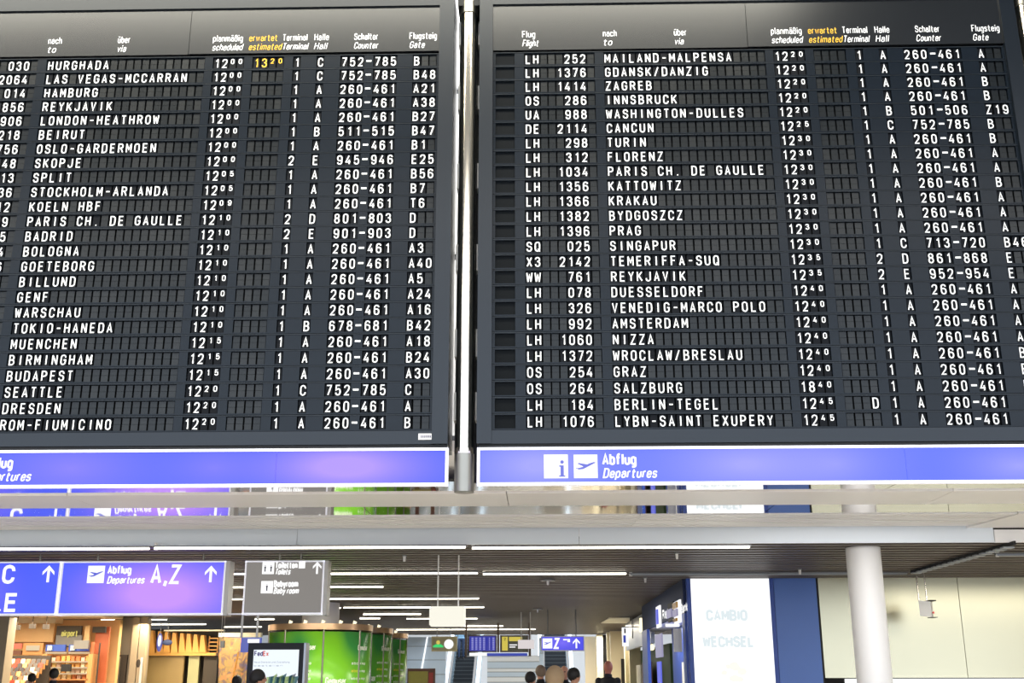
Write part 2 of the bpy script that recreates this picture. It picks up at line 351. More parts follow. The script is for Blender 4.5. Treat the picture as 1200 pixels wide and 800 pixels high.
# small bracket lamp on the soffit at the far right
t = thing('soffit_bracket', 'small dark and white bracket fitting hanging under the soffit at far right', 'bracket', loc=(5.95, 11.9, 3.34))
part(MB().box(5.88, 6.02, 11.85, 11.95, 3.2, 3.34), 'body', 'black', t); part(MB().box(5.68, 5.82, 12.1, 12.2, 3.2, 3.34), 'cover', 'white_paint', t)

# low slatted ceiling
cl = structure(MB().box(-21, 21, 14.6, 46, 3.4, 3.5).build('ceiling_low', 'plenum'))
slat_me = MB().box(-21, 21, 0, .14, 0, .05).mesh('slat', 'slat')
y = 14.62
sk = 0
while y < 45.8:
    link('slat', slat_me, cl, (0, y, 3.2 if sk % 2 else 3.235)); y += .155; sk += 1
LAMP_PTS = []
def ceiling_lamp(py, x0, x1, label, on=True, z=3.168, th=.021):
    a = atz(x0, py, z); b = atz(x1, py, z); Y = (a.y+b.y)/2; s = Y/a.y; X0 = a.x*s; X1 = b.x*Y/b.y
    t = thing('ceiling_lamp', label, 'lamp', 'linear ceiling lamps', (X0, Y, z))
    part(MB().box(X0, X1, Y-.03, Y+.035, z, z+.02), 'housing', 'lamp_body', t)
    part(MB().box(X0+.02, X1-.02, Y-.03, Y+.03, z-th, z), 'diffuser', 'lamp_on' if on else 'lamp_off', t)
    part(MB().cyl((X0+.03,Y,z-th-.01),(X0+.03,Y,z+.06),.025,.025,8), 'end_cap', 'white_paint', t)
    return t
LB = [(642,-30,176,'long lit strip lamp above the far left blue sign'),(640.6,180,547,'long lit strip lamp above the blue and grey hanging signs'),
 (640.4,552,880,'long lit strip lamp under the pale fascia, right of the centre'),(671.5,100,561,'second lit strip lamp back, passing behind the hanging signs'),
 (671.5,565,735,'second lit strip lamp back, right of the white box rods'),(687,266,450,'short lit strip lamp right of the grey sign, third row'),
 (701,250,562,'lit strip lamp of the fourth row, behind the white box rods'),(711.5,386,400,'very short lit strip lamp beside the grey sign edge'),
 (711,402,568,'lit strip lamp of the fifth row, level with the white box'),(719,425,494,'short lit strip lamp above the green columns'),
 (724,421,446,'shortest lit strip lamp close over the green columns'),(724.3,476,560,'lit strip lamp crossing behind the lower half of the white box'),
 (733,540,590,'short lit strip lamp just right of the white box base'),(737,464,628,'farthest lit strip lamp, just below the white box'),
 (725.5,118,196,'lit strip lamp under the A,Z sign, over the wooden slats'),(731,164,242,'lit strip lamp under the right end of the A,Z sign'),
 (725,298,322,'tiny lit strip lamp under the grey sign'),(734,262,307,'lit strip lamp left of the green columns')]
for py, a, b, l in LB: ceiling_lamp(py, a, b, l)
ceiling_lamp(672, 737, 1064, 'unlit grey strip lamp running behind the white column', on=False)
ceiling_lamp(649.5, 1166, 1240, 'unlit grey strip lamp at the far right end of the comb track', on=False)
# comb track along the ceiling edge
t = thing('ceiling_track', 'dark toothed ceiling track running back to the beige wall', 'track', loc=(6.05, 14.3, 3.15))
part(MB().box(6.04, 6.06, 14.4, 18.5, 3.15, 3.2), 'rail', 'black', t)
for j in range(16):
    yy = 14.6+j*.24
    part(MB().box(5.98, 6.12, yy, yy+.12, 3.13, 3.15), 'tooth', 'lamp_off', t)
# sprinklers and detectors
for px_, py_, l in ((474,650,'small ceiling detector above the left of the white box rods'),(642,679,'white ceiling detector with round plate in the middle'),(630,713,'white ceiling detector further back than the one with round plate'),
    (793,647,'small ceiling detector right, near the fascia'),(756,676,'small ceiling detector above the dark blue shop corner'),(937,666,'slim detector on the ceiling left of the white column')):
    p = atz(px_, py_, 3.18); t = thing('ceiling_detector', l, 'detector', 'ceiling detectors', p)
    part(MB().cyl(p, p+Vector((0,0,-.02)), .13 if py_ in (679,713) else .035, n=14), 'plate', 'lamp_body', t)
    part(MB().cyl(p+Vector((0,0,-.02)), p+Vector((0,0,-.09)), .022, .018, 10), 'sensor', 'white_paint', t)
mat('silver_dark', srgb(84,78,70), .5, .2)
# end of the low ceiling: open grid of crosswise blades
gz = structure(MB().box(-21, 21, 46, 66, 7.2, 7.3).build('ceiling_far', 'hall_dark'))
bl = MB().box(0, .06, 46.1, 49, 3.3, 3.5).mesh('blade', 'silver_dark')
for i in range(60): link('blade', bl, gz, (-13+i*.34, 0, 0))
MB().box(-21, 21, 49.2, 49.4, 3.32, 7.2).build('bulkhead', 'plenum', gz)  # added dark backing, stands in for the dark void behind the blades
structure(MB().box(-21, 21, 66, 66.2, 0, 7.2).build('wall_far', 'glass_wall'))

# ------------------------------------------------------------------ the two split-flap boards
ROWZ, DZ, N = 6.3359, .124728, 25
FX = [-.641+.0631*i for i in range(9)]; DX = [.0650*i for i in range(20)]; TX = [1.364+.0636*i for i in range(4)]
EX = [1.687+.0645*i for i in range(4)]; KX = [2.018]; HX = [2.210]; C1 = [2.403,2.470,2.536]; C2 = [2.672,2.736,2.802]; GX = [2.992,3.058,3.123]
DASHX = 2.604
GROUPS = [FX, DX, TX, EX, KX, HX, C1, C2, GX]
def R_(fl, dest, tm, term, hall, c, gate, est=''): return (fl, dest, tm, term, hall, c, gate, est)
S = '260-461'
LEFT = [R_('  030','HURGHADA','1200','1','C','752-785','B','1320'),R_(' 2064','LAS VEGAS-MCCARRAN','1200','1','C','752-785','B48'),R_('  014','HAMBURG','1200','1','A',S,'A21'),
 R_('  856','REYKJAVIK','1200','1','A',S,'A38'),R_('  906','LONDON-HEATHROW','1200','1','A',S,'B27'),R_('  218','BEIRUT','1200','1','B','511-515','B47'),R_('  756','OSLO-GARDERMOEN','1200','1','A',S,'B1'),
 R_('   48','SKOPJE','1200','2','E','945-946','E25'),R_('   13','SPLIT','1205','1','A',S,'B56'),R_('   36','STOCKHOLM-ARLANDA','1205','1','A',S,'B7'),R_('   12','KOELN HBF','1209','1','A',S,'T6'),
 R_('    9','PARIS CH. DE GAULLE','1210','2','D','801-803','D'),R_('    5','BADRID','1210','2','E','901-903','D'),R_('    4','BOLOGNA','1210','1','A',S,'A3'),R_('    6','GOETEBORG','1210','1','A',S,'A40'),
 R_('','BILLUND','1210','1','A',S,'A5'),R_('','GENF','1210','1','A',S,'A24'),R_('','WARSCHAU','1210','1','A',S,'A16'),R_('','TOKIO-HANEDA','1210','1','B','678-681','B42'),R_('','MUENCHEN','1215','1','A',S,'A18'),
 R_('','BIRMINGHAM','1215','1','A',S,'B24'),R_('','BUDAPEST','1215','1','A',S,'A30'),R_('','SEATTLE','1220','1','C','752-785','C'),R_('','DRESDEN','1220','1','A',S,'A'),R_('','ROM-FIUMICINO','1220','1','A',S,'B')]
LEFT = [( '   '+r[0] if r[0] else '',)+r[1:] for r in LEFT]
def F_(a, n): return a+' '*(6-len(n))+n
RIGHT = [R_(F_('LH','252'),'MAILAND-MALPENSA','1220','1','A',S,'A'),R_(F_('LH','1376'),'GDANSK/DANZIG','1220','1','A',S,'A'),R_(F_('LH','1414'),'ZAGREB','1220','1','A',S,'B'),
 R_(F_('OS','286'),'INNSBRUCK','1220','1','A',S,'B'),R_(F_('UA','988'),'WASHINGTON-DULLES','1220','1','B','501-506','Z19'),R_(F_('DE','2114'),'CANCUN','1225','1','C','752-785','B'),
 R_(F_('LH','298'),'TURIN','1230','1','A',S,'B'),R_(F_('LH','312'),'FLORENZ','1230','1','A',S,'A'),R_(F_('LH','1034'),'PARIS CH. DE GAULLE','1230','1','A',S,'A'),R_(F_('LH','1356'),'KATTOWITZ','1230','1','A',S,'B'),
 R_(F_('LH','1366'),'KRAKAU','1230','1','A',S,'A'),R_(F_('LH','1382'),'BYDGOSZCZ','1230','1','A',S,'A'),R_(F_('LH','1396'),'PRAG','1230','1','A',S,'A'),R_(F_('SQ','025'),'SINGAPUR','1230','1','C','713-720','B46'),
 R_(F_('X3','2142'),'TEMERIFFA-SUQ','1235','2','D','861-868','E'),R_(F_('WW','761'),'REYKJAVIK','1235','2','E','952-954','E'),R_(F_('LH','078'),'DUESSELDORF','1240','1','A',S,'A'),
 R_(F_('LH','326'),'VENEDIG-MARCO POLO','1240','1','A',S,'A'),R_(F_('LH','992'),'AMSTERDAM','1240','1','A',S,'A'),R_(F_('LH','1060'),'NIZZA','1240','1','A',S,'A'),
 R_(F_('LH','1372'),'WROCLAW/BRESLAU','1240','1','A',S,'B'),R_(F_('OS','254'),'GRAZ','1240','1','A',S,'B'),R_(F_('OS','264'),'SALZBURG','1840','1','A',S,'B'),
 R_(F_('LH','184'),'BERLIN-TEGEL','1245','1','A',S,'','   D'),R_(F_('LH','1076'),'LYBN-SAINT EXUPERY','1245','1','A',S,'')]
YF = 8.0
CW, CH = .0258, .047           # half cell size
LET_H, LET_W, STR = .0820, .0430, .0098
def flap_mb(ch, kind, v=0):
    """kind: 'n' normal, 's' small raised digit, 'y' yellow, 'z' small yellow. slots: 0 blank,1 dark,2 white,3 yellow,4 blank_b,5 cell"""
    mb = MB(); blank = ch == ' '
    m = (4 if v else 0) if blank else 1
    mb.box(-CW, CW, 0, .006, .0012, CH, m); mb.box(-CW, CW, -.0012, .006, -CH, -.0012, m)
    if not blank:
        small = kind in 'sz'; h = LET_H*(.58 if small else 1); w = STR*(.72 if small else 1)
        gw, paths = G[ch]; u = h/8; sx = (LET_W*(.68 if small else 1)-w)/4.0; z0 = -LET_H/2+w/2 if not small else LET_H/2-h+w/2
        u = (h-w)/8
        ox = -gw*sx/2 if ch not in '1' else -gw*sx/2+.002
        if ch == 'I': ox = 0
        for kp, p in enumerate(paths):
            pts, c = fillet(p)
            for q in stroke(pts, c, w, sx, u): mb.add([(ox+a.x, -.0022-.0005*kp, z0+a.y) for a in q], [(0,1,2,3)], 3 if kind in 'yz' else 2)
    return mb
FM = ['flap_blank','flap_dark','flap_white','flap_yellow','flap_blank_b']
FCACHE = {}
def flap_get(ch, kind, v):
    k = (ch, kind, v if ch == ' ' else 0)
    if k not in FCACHE:
        mb = flap_mb(*k); FCACHE[k] = [mb, None]
    return FCACHE[k]
HEAD = [('Flug','Flight',-.684,-.585,-.56,0),('nach','to',-.03,.076,.034,0),('\u00fcber','via',.544,.64,.61,0),('planm\u00e4\u00dfig','scheduled',1.326,1.566,1.566,0),('erwartet','estimated',1.624,1.85,1.884,1),
 ('Terminal','Terminal',1.898,2.094,2.10,0),('Halle','Hall',2.158,2.27,2.255,0),('Schalter','Counter',2.482,2.672,2.672,0),('Flugsteig','Gate',2.934,3.15,3.05,0)]
def board(x0, rows, label, lab_lb):
    B = thing('departure_board', label, 'departure board', None, (x0, YF, 3.17))
    L = -1.032; Rr = 3.292; zt, zb = 6.955, 3.176; iL, iR = -.925, 3.175
    def P(mb, name, mats, par=None):
        mb.v = [(v[0], v[1]-YF, v[2]-3.17) for v in mb.v]; return mb.build(name, mats, par or B)
    P(MB().box(L+.02, Rr-.02, 8.05, 8.42, zb+.01, zt-.01), 'housing', 'black')
    P(MB().box(iL, iR, YF+.02, YF+.05, 3.275, 6.43), 'backplate', 'cell_dark')
    P(MB().box(L, iL, 7.955, 8.40, zb, zt), 'side_frame', 'board_frame'); P(MB().box(iR, Rr, 7.955, 8.40, zb, zt), 'side_frame', 'board_frame')
    P(MB().box(iL, iR, 7.955, 8.40, 6.825, zt), 'top_frame', 'board_frame'); P(MB().box(iL, iR, 7.97, 8.40, zb, 3.276), 'bottom_frame', 'board_frame')
    P(MB().box(iL+.001, 1.128, 7.972, 8.04, 6.407, 6.824), 'header_panel', 'board_header'); P(MB().box(1.132, iR-.001, 7.972, 8.04, 6.412, 6.824), 'header_panel', 'board_header')
    for a, b, x, x2, x3, ye in HEAD:
        z1, z2 = 6.523, 6.441
        for s, z, xe, it in ((a, z1, x2, 0), (b, z2, x3, .18)):
            q, _ = text_quads(s, .056, .0062, ital=it, width=xe-x); mb = MB(); put(mb, q, front(x, 7.9705, z)); P(mb, 'column_heading', 'head_yellow' if ye else 'head_white')
    # row panels
    wins = [(-.902, -.750)]+[(g[0]-CW-.006, g[-1]+CW+.006) for g in GROUPS]
    rp = MB(); hh = DZ/2; cw = CH+.003
    rp.box(iL, iR, YF-.012, YF+.004, cw, hh-.004, 0); rp.box(iL, iR, YF-.012, YF+.004, -hh+.002, -cw, 0)
    rp.box(iL, iR, YF-.016, YF-.010, hh-.0075, hh-.003, 1)
    xs = [iL]+[q for w in wins for q in w]+[iR]
    for i in range(0, len(xs), 2): rp.box(xs[i], xs[i+1], YF-.012, YF+.004, -cw, cw, 0)
    rp.box(-.902, -.750, YF+.004, YF+.012, -cw, cw, 3)
    rp.box(DASHX-.021, DASHX+.021, YF-.0135, YF-.011, -.007, .007, 2)
    rp.v = [(v[0], v[1]-YF, v[2]) for v in rp.v]
    rme = rp.mesh('row_panel', ['board_face','board_face_light','head_white','black_slot'])
    rest = MB(); count = 0; rowobj = []
    cells = []
    for i, r in enumerate(rows):
        rowobj.append(link('row_panel', rme, B, (0, 0, ROWZ-DZ*i-3.17)))
        fl, de, tm, te, ha, c, ga, es = r; C = c.split('-')
        est = es.ljust(4)
        for g, s, kd in ((FX, fl.ljust(9), 'n'*9), (DX, de.ljust(20), 'n'*20), (TX, tm.ljust(4), 'nnss'), (EX, est, 'yyzz' if est[0] != ' ' else 'nnnn'), (KX, te, 'n'), (HX, ha, 'n'),
                         (C1, C[0], 'nnn'), (C2, C[1], 'nnn'), (GX, ga.ljust(3), 'nnn')):
            for x, ch, kk in zip(g, s, kd): cells.append((i, x, ch, kk))
    cells.sort(key=lambda c: (-c[0], c[1]))
    for i, x, ch, kk in cells:
        z = ROWZ-DZ*i-3.17; e = flap_get(ch, kk, random.random() < .3)
        if count < 300 and (x0+x > -4.05):
            if e[1] is None: e[1] = e[0].mesh('flap', FM)
            link('flap', e[1], rowobj[i], (x, 0, 0)); count += 1
        else: rest.merge(e[0], (x, 0, z))
    stuff(rest.build('flap_field', FM, B))
    # light box below
    T = thing('light_box_sign', lab_lb, 'sign', 'backlit departures signs under the boards', (x0, 8.0, 3.015))
    l0, l1, b0, b1 = -1.03, 3.297, 2.874, 3.148
    if x0 > 0: l0 = -1.028
    def Q(mb, name, mats): mb.v = [(v[0]-0, v[1]-8.0, v[2]-3.015) for v in mb.v]; return mb.build(name, mats, T)
    fr = MB().box(l0, l1, 7.965, 8.02, b1-.018, b1).box(l0, l1, 7.965, 8.02, b0, b0+.018).box(l0, l0+.02, 7.965, 8.02, b0, b1).box(l1-.02, l1, 7.965, 8.02, b0, b1)
    Q(fr, 'frame', 'sign_frame_lit')
    Q(MB().box(l0+.01, l1-.01, 7.99, 8.02, b1, 3.175), 'gap_strip', 'black')  # black strip stands in for the dark gap above the box
    mm = 'backlit_left' if x0 < 0 else 'backlit_right'
    Q(MB().box(l0+.02, 2.045, 7.98, 8.015, b0+.018, b1-.018), 'blue_panel', mm); Q(MB().box(2.05, l1-.02, 7.98, 8.015, b0+.018, b1-.018), 'blue_panel', mm)
    mb = MB(); poly(mb, [(0,0),(1,0),(1,1),(0,1)], -.545, 7.976, 2.922, .173); 
    poly(mb, [(.74,.0),(1.0,0),(1.0,.06),(.74,.06)], -.565, 7.972, 2.932, .173, 1)
    poly(mb, [(.8,.06),(.94,.06),(.94,.48),(.8,.48)], -.565, 7.972, 2.932, .173, 1); poly(mb, [(.75,.42),(.84,.42),(.84,.48),(.75,.48)], -.565, 7.971, 2.932, .173, 1)
    poly(mb, [(.87+.08*math.cos(a*.785), .62+.08*math.sin(a*.785)) for a in range(8)], -.565, 7.972, 2.932, .173, 1); Q(mb, 'information_symbol', ['sign_white','icon_blue'])
    mb = MB(); plane_icon(mb, -.330, 7.976, 2.922, .171); Q(mb, 'departure_symbol', ['sign_white','icon_blue'])
    q, _ = text_quads('Abflug', .072, .0155, width=.232); mb = MB(); put(mb, q, front(-.118, 7.974, 3.022)); Q(mb, 'lettering', 'sign_white')
    q, _ = text_quads('Departures', .062, .0115, ital=.2, width=.375); mb = MB(); put(mb, q, front(-.118, 7.974, 2.926)); Q(mb, 'lettering', 'sign_white')
    return B
mat('sign_frame_lit', srgb(238,238,248), .4, emit=(.9,.9,1,1), estr=.35)
blue_backlit('backlit_left', [(2.55,.0,.95,.30,1.6),(.55,0,1.0,.4,.4),(1.6,0,.6,.3,.3)], base=(62,82,250), hot=(170,138,255))
blue_backlit('backlit_right', [(-.6,.0,.9,.4,1.2),(.9,.0,1.1,.4,1.1),(1.55,0,.8,.4,.6),(2.85,-.02,.7,.3,.9)], base=(84,104,250), hot=(152,152,255))
bl_ = board(-3.931, LEFT, 'left split-flap departure board listing Hurghada first and Rom-Fiumicino last', 'blue backlit sign strip under the left board, its lettering cut by the frame edge')
br_ = board(.603, RIGHT, 'right split-flap departure board with flight numbers, Mailand-Malpensa first, Lybn last', 'blue backlit Abflug Departures sign strip under the right board')
mb = MB().box(-.853+3.931, -.745+3.931, -.055+.02, -.02, 3.208-3.17, 3.253-3.17, 0)
for j in range(6): mb.box(3.095+j*.013, 3.104+j*.013, -.037, -.035, .052, .07, 1)
o = mb.build('maker_plate', ['white_paint','icon_grey'], bl_); o['label'] = 'white maker plate'
# steel poles
for x, l in ((-.524, 'polished steel pole hanging between the two departure boards'), (4.015, 'polished steel pole at the right edge of the right board')):
    t = thing('steel_pole', l, 'pole', 'steel poles carrying the boards', (x, 8.08, 2.84))
    part(MB().cyl((x,8.08,3.12),(x,8.08,6.80),.066,n=40), 'tube', 'steel', t)
    part(MB().cyl((x,8.08,2.84),(x,8.08,3.12),.0725,n=40), 'sleeve', 'steel_dull', t)
    part(MB().cyl((x,8.08,6.80),(x,8.08,10),.075,n=32), 'upper_sleeve', 'steel_dull', t)
    part(MB().box(x-.09,x+.09,8.02,8.4,6.86,7.3), 'clamp', 'black', t)
    for z in (3.4,3.9,4.6,5.3,6.0,6.6):
        for sx in (-1, 1): part(MB().box(x+sx*.07, x+sx*.092, 8.2, 8.3, z, z+.22), 'bracket', 'white_paint', t)
    part(MB().box(x-.09, x+.09, 8.3, 8.34, 2.95, 6.86), 'rear_rail', 'black', t)

# ------------------------------------------------------------------ hanging direction signs
YS = 15.6
zt, zb = 3.108, 2.384
def X(px, py=690, Y=YS): return at(px, py, Y).x
def hang_box(x0, x1, name, label, face, grp='direction signs hanging in a row'):
    t = thing('hanging_sign', label, 'sign', grp, ((x0+x1)/2, YS, zb))
    part(MB().box(x0, x1, YS, YS+.25, zt-.02, zt).box(x0, x1, YS, YS+.25, zb, zb+.022).box(x0, x0+.02, YS, YS+.25, zb, zt).box(x1-.02, x1, YS, YS+.25, zb, zt), 'frame', 'sign_frame_lit', t)
    part(MB().box(x0+.02, x1-.02, YS+.015, YS+.23, zb+.022, zt-.02), 'face_panel', face, t)
    for xx in (x0+.45, x1-.35): part(MB().cyl((xx,YS+.12,zt),(xx,YS+.12,3.22),.018,n=8), 'hanger', 'steel_dull', t)
    return t
def rel(t): return t.location
blue_backlit('backlit_sign', [(.25,.28,1.7,.75,1.7)], base=(66,86,250), hot=(196,140,255))
blue_backlit('backlit_sign_b', [(-.3,.3,1.2,.7,.7)], base=(66,86,250), hot=(170,130,255))
x68, x73, x265 = -6.60, -6.585, -4.30
t = hang_box(-8.9, x68, 's', 'blue hanging sign with C, E and an up arrow at the left edge', 'backlit_sign_b')
mb = MB(); arrow(mb, X(56,680), YS-.004, at(56,682,YS).z, .23); part(mb, 'arrow', 'sign_white', t)
lettering('C', X(4,680), YS-.004, at(4,682,YS).z, .215, .045, 'sign_white', t, width=.13)
lettering(',E', X(0,715)-.04, YS-.004, at(0,715,YS).z, .21, .045, 'sign_white', t, width=.25)
t = hang_box(x73, x265, 's', 'blue hanging sign with Abflug Departures A,Z and an up arrow', 'backlit_sign')
mb = MB(); plane_icon(mb, X(102,680), YS-.004, at(102,683,YS).z, .235); part(mb, 'departure_symbol', ['sign_white','icon_blue'], t)
lettering('Abflug', X(126.5,675), YS-.004, at(126,671.5,YS).z, .095, .024, 'sign_white', t, width=.31)
lettering('Departures', X(126,683), YS-.004, at(126,683,YS).z, .085, .018, 'sign_white', t, ital=.2, width=.5)
lettering('A,Z', X(178,680), YS-.004, at(178,682.5,YS).z, .225, .042, 'sign_white', t, width=.375)
mb = MB(); arrow(mb, X(246.5,680), YS-.004, at(246,682,YS).z, .225); part(mb, 'arrow', 'sign_white', t)
part(MB().box(x265, -4.03, YS+.1, YS+.14, zb+.002, zb+.022), 'link_rail', 'sign_frame', t)
part(MB().box(x265, x265+.055, YS+.02, YS+.26, zb-.01, zt), 'end_cap', 'sign_side', t)
x286, x381 = -4.03, -2.93
t = hang_box(x286, x381, 's', 'grey hanging sign for Toiletten and Babyroom with an up arrow', 'grey_sign')
part(MB().box(x381, x381+.05, YS+.02, YS+.26, zb-.01, zt), 'end_cap', 'sign_side', t)
def sq(px0, py1, s, icons):
    mb = MB(); x = X(px0, py1); z = at(px0, py1, YS).z; poly(mb, [(0,0),(1,0),(1,1),(0,1)], x, YS-.004, z, s)
    for ic in icons: poly(mb, ic, x, YS-.008, z, s, 1)
    part(mb, 'symbol', ['sign_white','icon_grey'], t)
def figure(cx, s=1.0): return [[(cx-.05,.5),(cx+.05,.5),(cx+.06,.2),(cx-.06,.2)],[(cx-.09,.62),(cx+.09,.62),(cx+.07,.48),(cx-.07,.48)],[(cx+.045*math.cos(a*.785),.7+.045*math.sin(a*.785)) for a in range(8)]]
sq(307, 672.5, .165, figure(.25)+figure(.75)); sq(305.5, 695, .165, figure(.5)); sq(350, 665.7, .088, [])
lettering('Toiletten', X(323,666), YS-.004, at(323,665.2,YS).z, .075, .018, 'sign_white', t, width=.295)
lettering('Toilets', X(322.5,673), YS-.004, at(323,672.6,YS).z, .07, .015, 'sign_white', t, ital=.2, width=.20)
lettering('Babyroom', X(321.5,688), YS-.004, at(322,687,YS).z, .075, .018, 'sign_white', t, width=.32)
lettering('Baby room', X(321,695), YS-.004, at(322,695,YS).z, .07, .015, 'sign_white', t, ital=.2, width=.33)
mb = MB(); arrow(mb, X(371.5,670), YS-.004, at(371,672.3,YS).z, .165); part(mb, 'arrow', 'sign_white', t)
# cream box on two rods
x0, x1 = at(503,720,15.9).x, at(545,720,15.9).x; z0, z1 = at(520,733.5,15.9).z, at(520,710,15.9).z
t = thing('hanging_box', 'cream blank box hanging on two long rods in the middle', 'hanging box', loc=((x0+x1)/2, 15.9, z0))
bm = bmesh.new(); bmesh.ops.create_cube(bm, size=1); bmesh.ops.scale(bm, vec=(x1-x0, .16, z1-z0), verts=bm.verts); bmesh.ops.bevel(bm, geom=bm.edges[:], offset=.018, segments=2, affect='EDGES')
bmesh.ops.translate(bm, vec=(0,.08,(z1-z0)/2), verts=bm.verts); me = bpy.data.meshes.new('box'); bm.to_mesh(me); bm.free(); me.materials.append(MATS['cream_lit']); link('box', me, t)
for px_ in (513.3, 537.3):
    xx = at(px_, 690, 15.98).x; part(MB().cyl((xx,15.98,z1),(xx,15.98,3.21),.011,n=8), 'rod', 'white_paint', t)
# farther white box on two rods
x0, x1 = at(607,755,30).x, at(626,755,30).x; z0, z1 = at(616,759.7,30).z, at(616,749.5,30).z
t = thing('hanging_box', 'small white blank box hanging on two rods left of the Z sign', 'hanging box', loc=((x0+x1)/2, 30, z0))
part(MB().box(x0, x1, 30, 30.15, z0, z1), 'box', 'white_box_glow', t)
for px_ in (610.8, 621.5):
    xx = at(px_, 735, 30.08).x; part(MB().cyl((xx,30.08,z1),(xx,30.08,3.21),.014,n=8), 'rod', 'white_paint', t)
# white box by the beige wall
t = thing('hanging_box', 'small white box with red dot on two rods before the beige wall', 'hanging box', loc=(6.38, 19, 2.50))
part(MB().slab([(6.25,18.9,2.51),(6.44,18.9,2.49),(6.52,19.05,2.5),(6.33,19.06,2.51)], (0,0,.245)), 'box', 'white_paint', t)
part(MB().box(6.42, 6.53, 18.88, 19.06, 2.742, 2.76).box(6.42, 6.53, 18.88, 19.06, 2.48, 2.49), 'edge_plate', 'black', t)
mat('red', srgb(190,30,40), .5, emit=srgb(190,30,40), estr=.3)
part(MB().cyl((6.472,18.893,2.56),(6.472,18.91,2.56),.018,n=10), 'indicator', 'red', t)
for xx in (6.29, 6.42): part(MB().cyl((xx,19,2.74),(xx,19,3.21),.012,n=8), 'rod', 'steel', t)
# column
t = thing('round_column', 'round white column in front of the beige metal wall', 'column', loc=(4.33, 15.1, 0))
part(MB().cyl((4.33,15.1,0),(4.33,15.1,3.196),.223,n=48), 'shaft', 'white_paint', t); part(MB().cyl((4.33,15.1,0),(4.33,15.1,.12),.235,n=40), 'base_ring', 'steel_dull', t)

# ------------------------------------------------------------------ right side: beige wall, exchange office
YW = 19.9
w = structure(MB().box(4.87, 21, YW+.05, YW+.2, 0, 3.2).build('wall_right_metal', 'plenum'))
for a, b in ((4.88,7.275),(7.285,9.7),(9.71,12.2),(12.21,14.7)): MB().box(a, b, YW, YW+.05, 1.54, 3.2).build('wall_panel', 'wall_metal', w)
for a, b in ((4.88,7.275),(7.285,9.7),(9.71,12.2),(12.21,14.7)): MB().box(a, b, YW, YW+.05, .02, 1.40).build('wall_panel', 'wall_metal', w)
t = thing('light_band', 'bright white counter lamp band at the foot of the beige wall', 'lamp', loc=(6.5, YW-.05, 1.40)); 
part(MB().box(5.2, 12, YW-.08, YW-.004, 1.42, 1.525), 'diffuser', 'lit_white', t); part(MB().box(5.18, 12.02, YW-.09, YW-.004, 1.39, 1.42), 'housing', 'sign_side', t)
t = thing('lit_panel', 'tall overexposed white lit panel reading CAMBIO and WECHSEL', 'sign', loc=(3.35, YW, 0))
part(MB().box(2.67, 4.03, YW-.02, YW+.1, 0.25, 3.195), 'light_face', 'lit_white', t)
part(MB().box(2.60, 2.67, YW-.03, YW+.12, 0, 3.2), 'edge_frame', 'blue_mid', t); part(MB().box(4.03, 4.10, YW-.03, YW+.12, 0, 3.2), 'edge_frame', 'blue_mid', t); part(MB().box(2.67, 4.03, YW-.03, YW+.12, 0, .25), 'plinth', 'blue_dark', t)
def tx(s, p0, p1, Y, hpx, w, m, t, **kw):
    a = at(*p0, Y); b = at(*p1, Y); h = at(p0[0], p0[1]-hpx, Y).z-a.z; return lettering(s, a.x, Y, a.z, h, w, m, t, width=b.x-a.x-w, **kw)
tx('CAMBIO', (829,726), (878,726), YW-.025, 10.5, .046, 'lit_pale', t); tx('WECHSEL', (825,757), (886,757), YW-.025, 10.5, .046, 'lit_pale', t)
mb = MB(); rnd = random.Random(3)
for i in range(9):
    p = at(842+rnd.random()*28, 778+rnd.random()*18, YW-.024); s = .05+.06*rnd.random()
    poly(mb, [(math.cos(a*.9)*(.6+.4*rnd.random()), .6*math.sin(a*.9)) for a in range(7)], p.x, p.y, p.z, s)
part(mb, 'faint_print', 'lit_smudge', t)
t = thing('blue_wall_panel', 'plain blue cladding panel right of the white lit panel', 'panel', loc=(4.48, YW, 0))
part(MB().box(4.11, 4.84, YW-.01, YW+.12, 0, 3.2), 'sheet', 'blue_panel', t); part(MB().box(4.845, 4.868, YW+.0, YW+.12, 0, 3.2), 'edge', 'black', t)
# exchange office side facing the passage
XS_ = 2.60
def fac(Y0, z0): return lambda u, v: (XS_-.075, Y0-u, z0+v)       # reads from far to near
YE = 28.0
t = thing('exchange_office', 'dark blue exchange office front with white and gold logos facing the passage', 'shop front', loc=(XS_, YW, 0))
part(MB().box(XS_-.05, XS_, YW+.13, YE, 2.62, 3.2), 'header', 'blue_dark', t)
part(MB().box(XS_-.04, XS_, YW+.13, YW+.5, 0, 2.62), 'post', 'blue_mid', t)
part(MB().box(XS_-.07, XS_, YE-1.3, YE, 0, 2.62), 'post', 'blue_mid', t)
part(MB().box(XS_+.5, XS_+.55, YW+.5, YE-1.3, 0, 2.62), 'inner_wall', 'blue_mid', t)
part(MB().box(XS_, XS_+.5, YW+.2, YE, 2.62, 2.7), 'soffit', 'white_paint', t)
def fq(y0, y1, z0, z1, m, name, d=.06):
    return part(MB().box(XS_-d-.03, XS_-d, y0, y1, z0, z1), name, m, t)
mat('gold', srgb(176,132,48), .4, .3); mat('logo_white', (1,1,1,1), .5, emit=(1,1,1,1), estr=1.0); mat('logo_pale', srgb(200,195,230), .5, emit=srgb(190,185,225), estr=.5)
def onfac(px_):   # distance along the side where column px_ is seen
    d = vF*FPX + vR*(px_-600) - vU*(740-400); return d.y*(XS_-.08)/d.x
def zfac(px_, py_):
    Yv = onfac(px_); return at(px_, py_, Yv).z
q = lambda a, b, y0, y1, m, n, d=.06: fq(onfac(b), onfac(a), zfac((a+b)/2, y1), zfac((a+b)/2, y0), m, n, d)
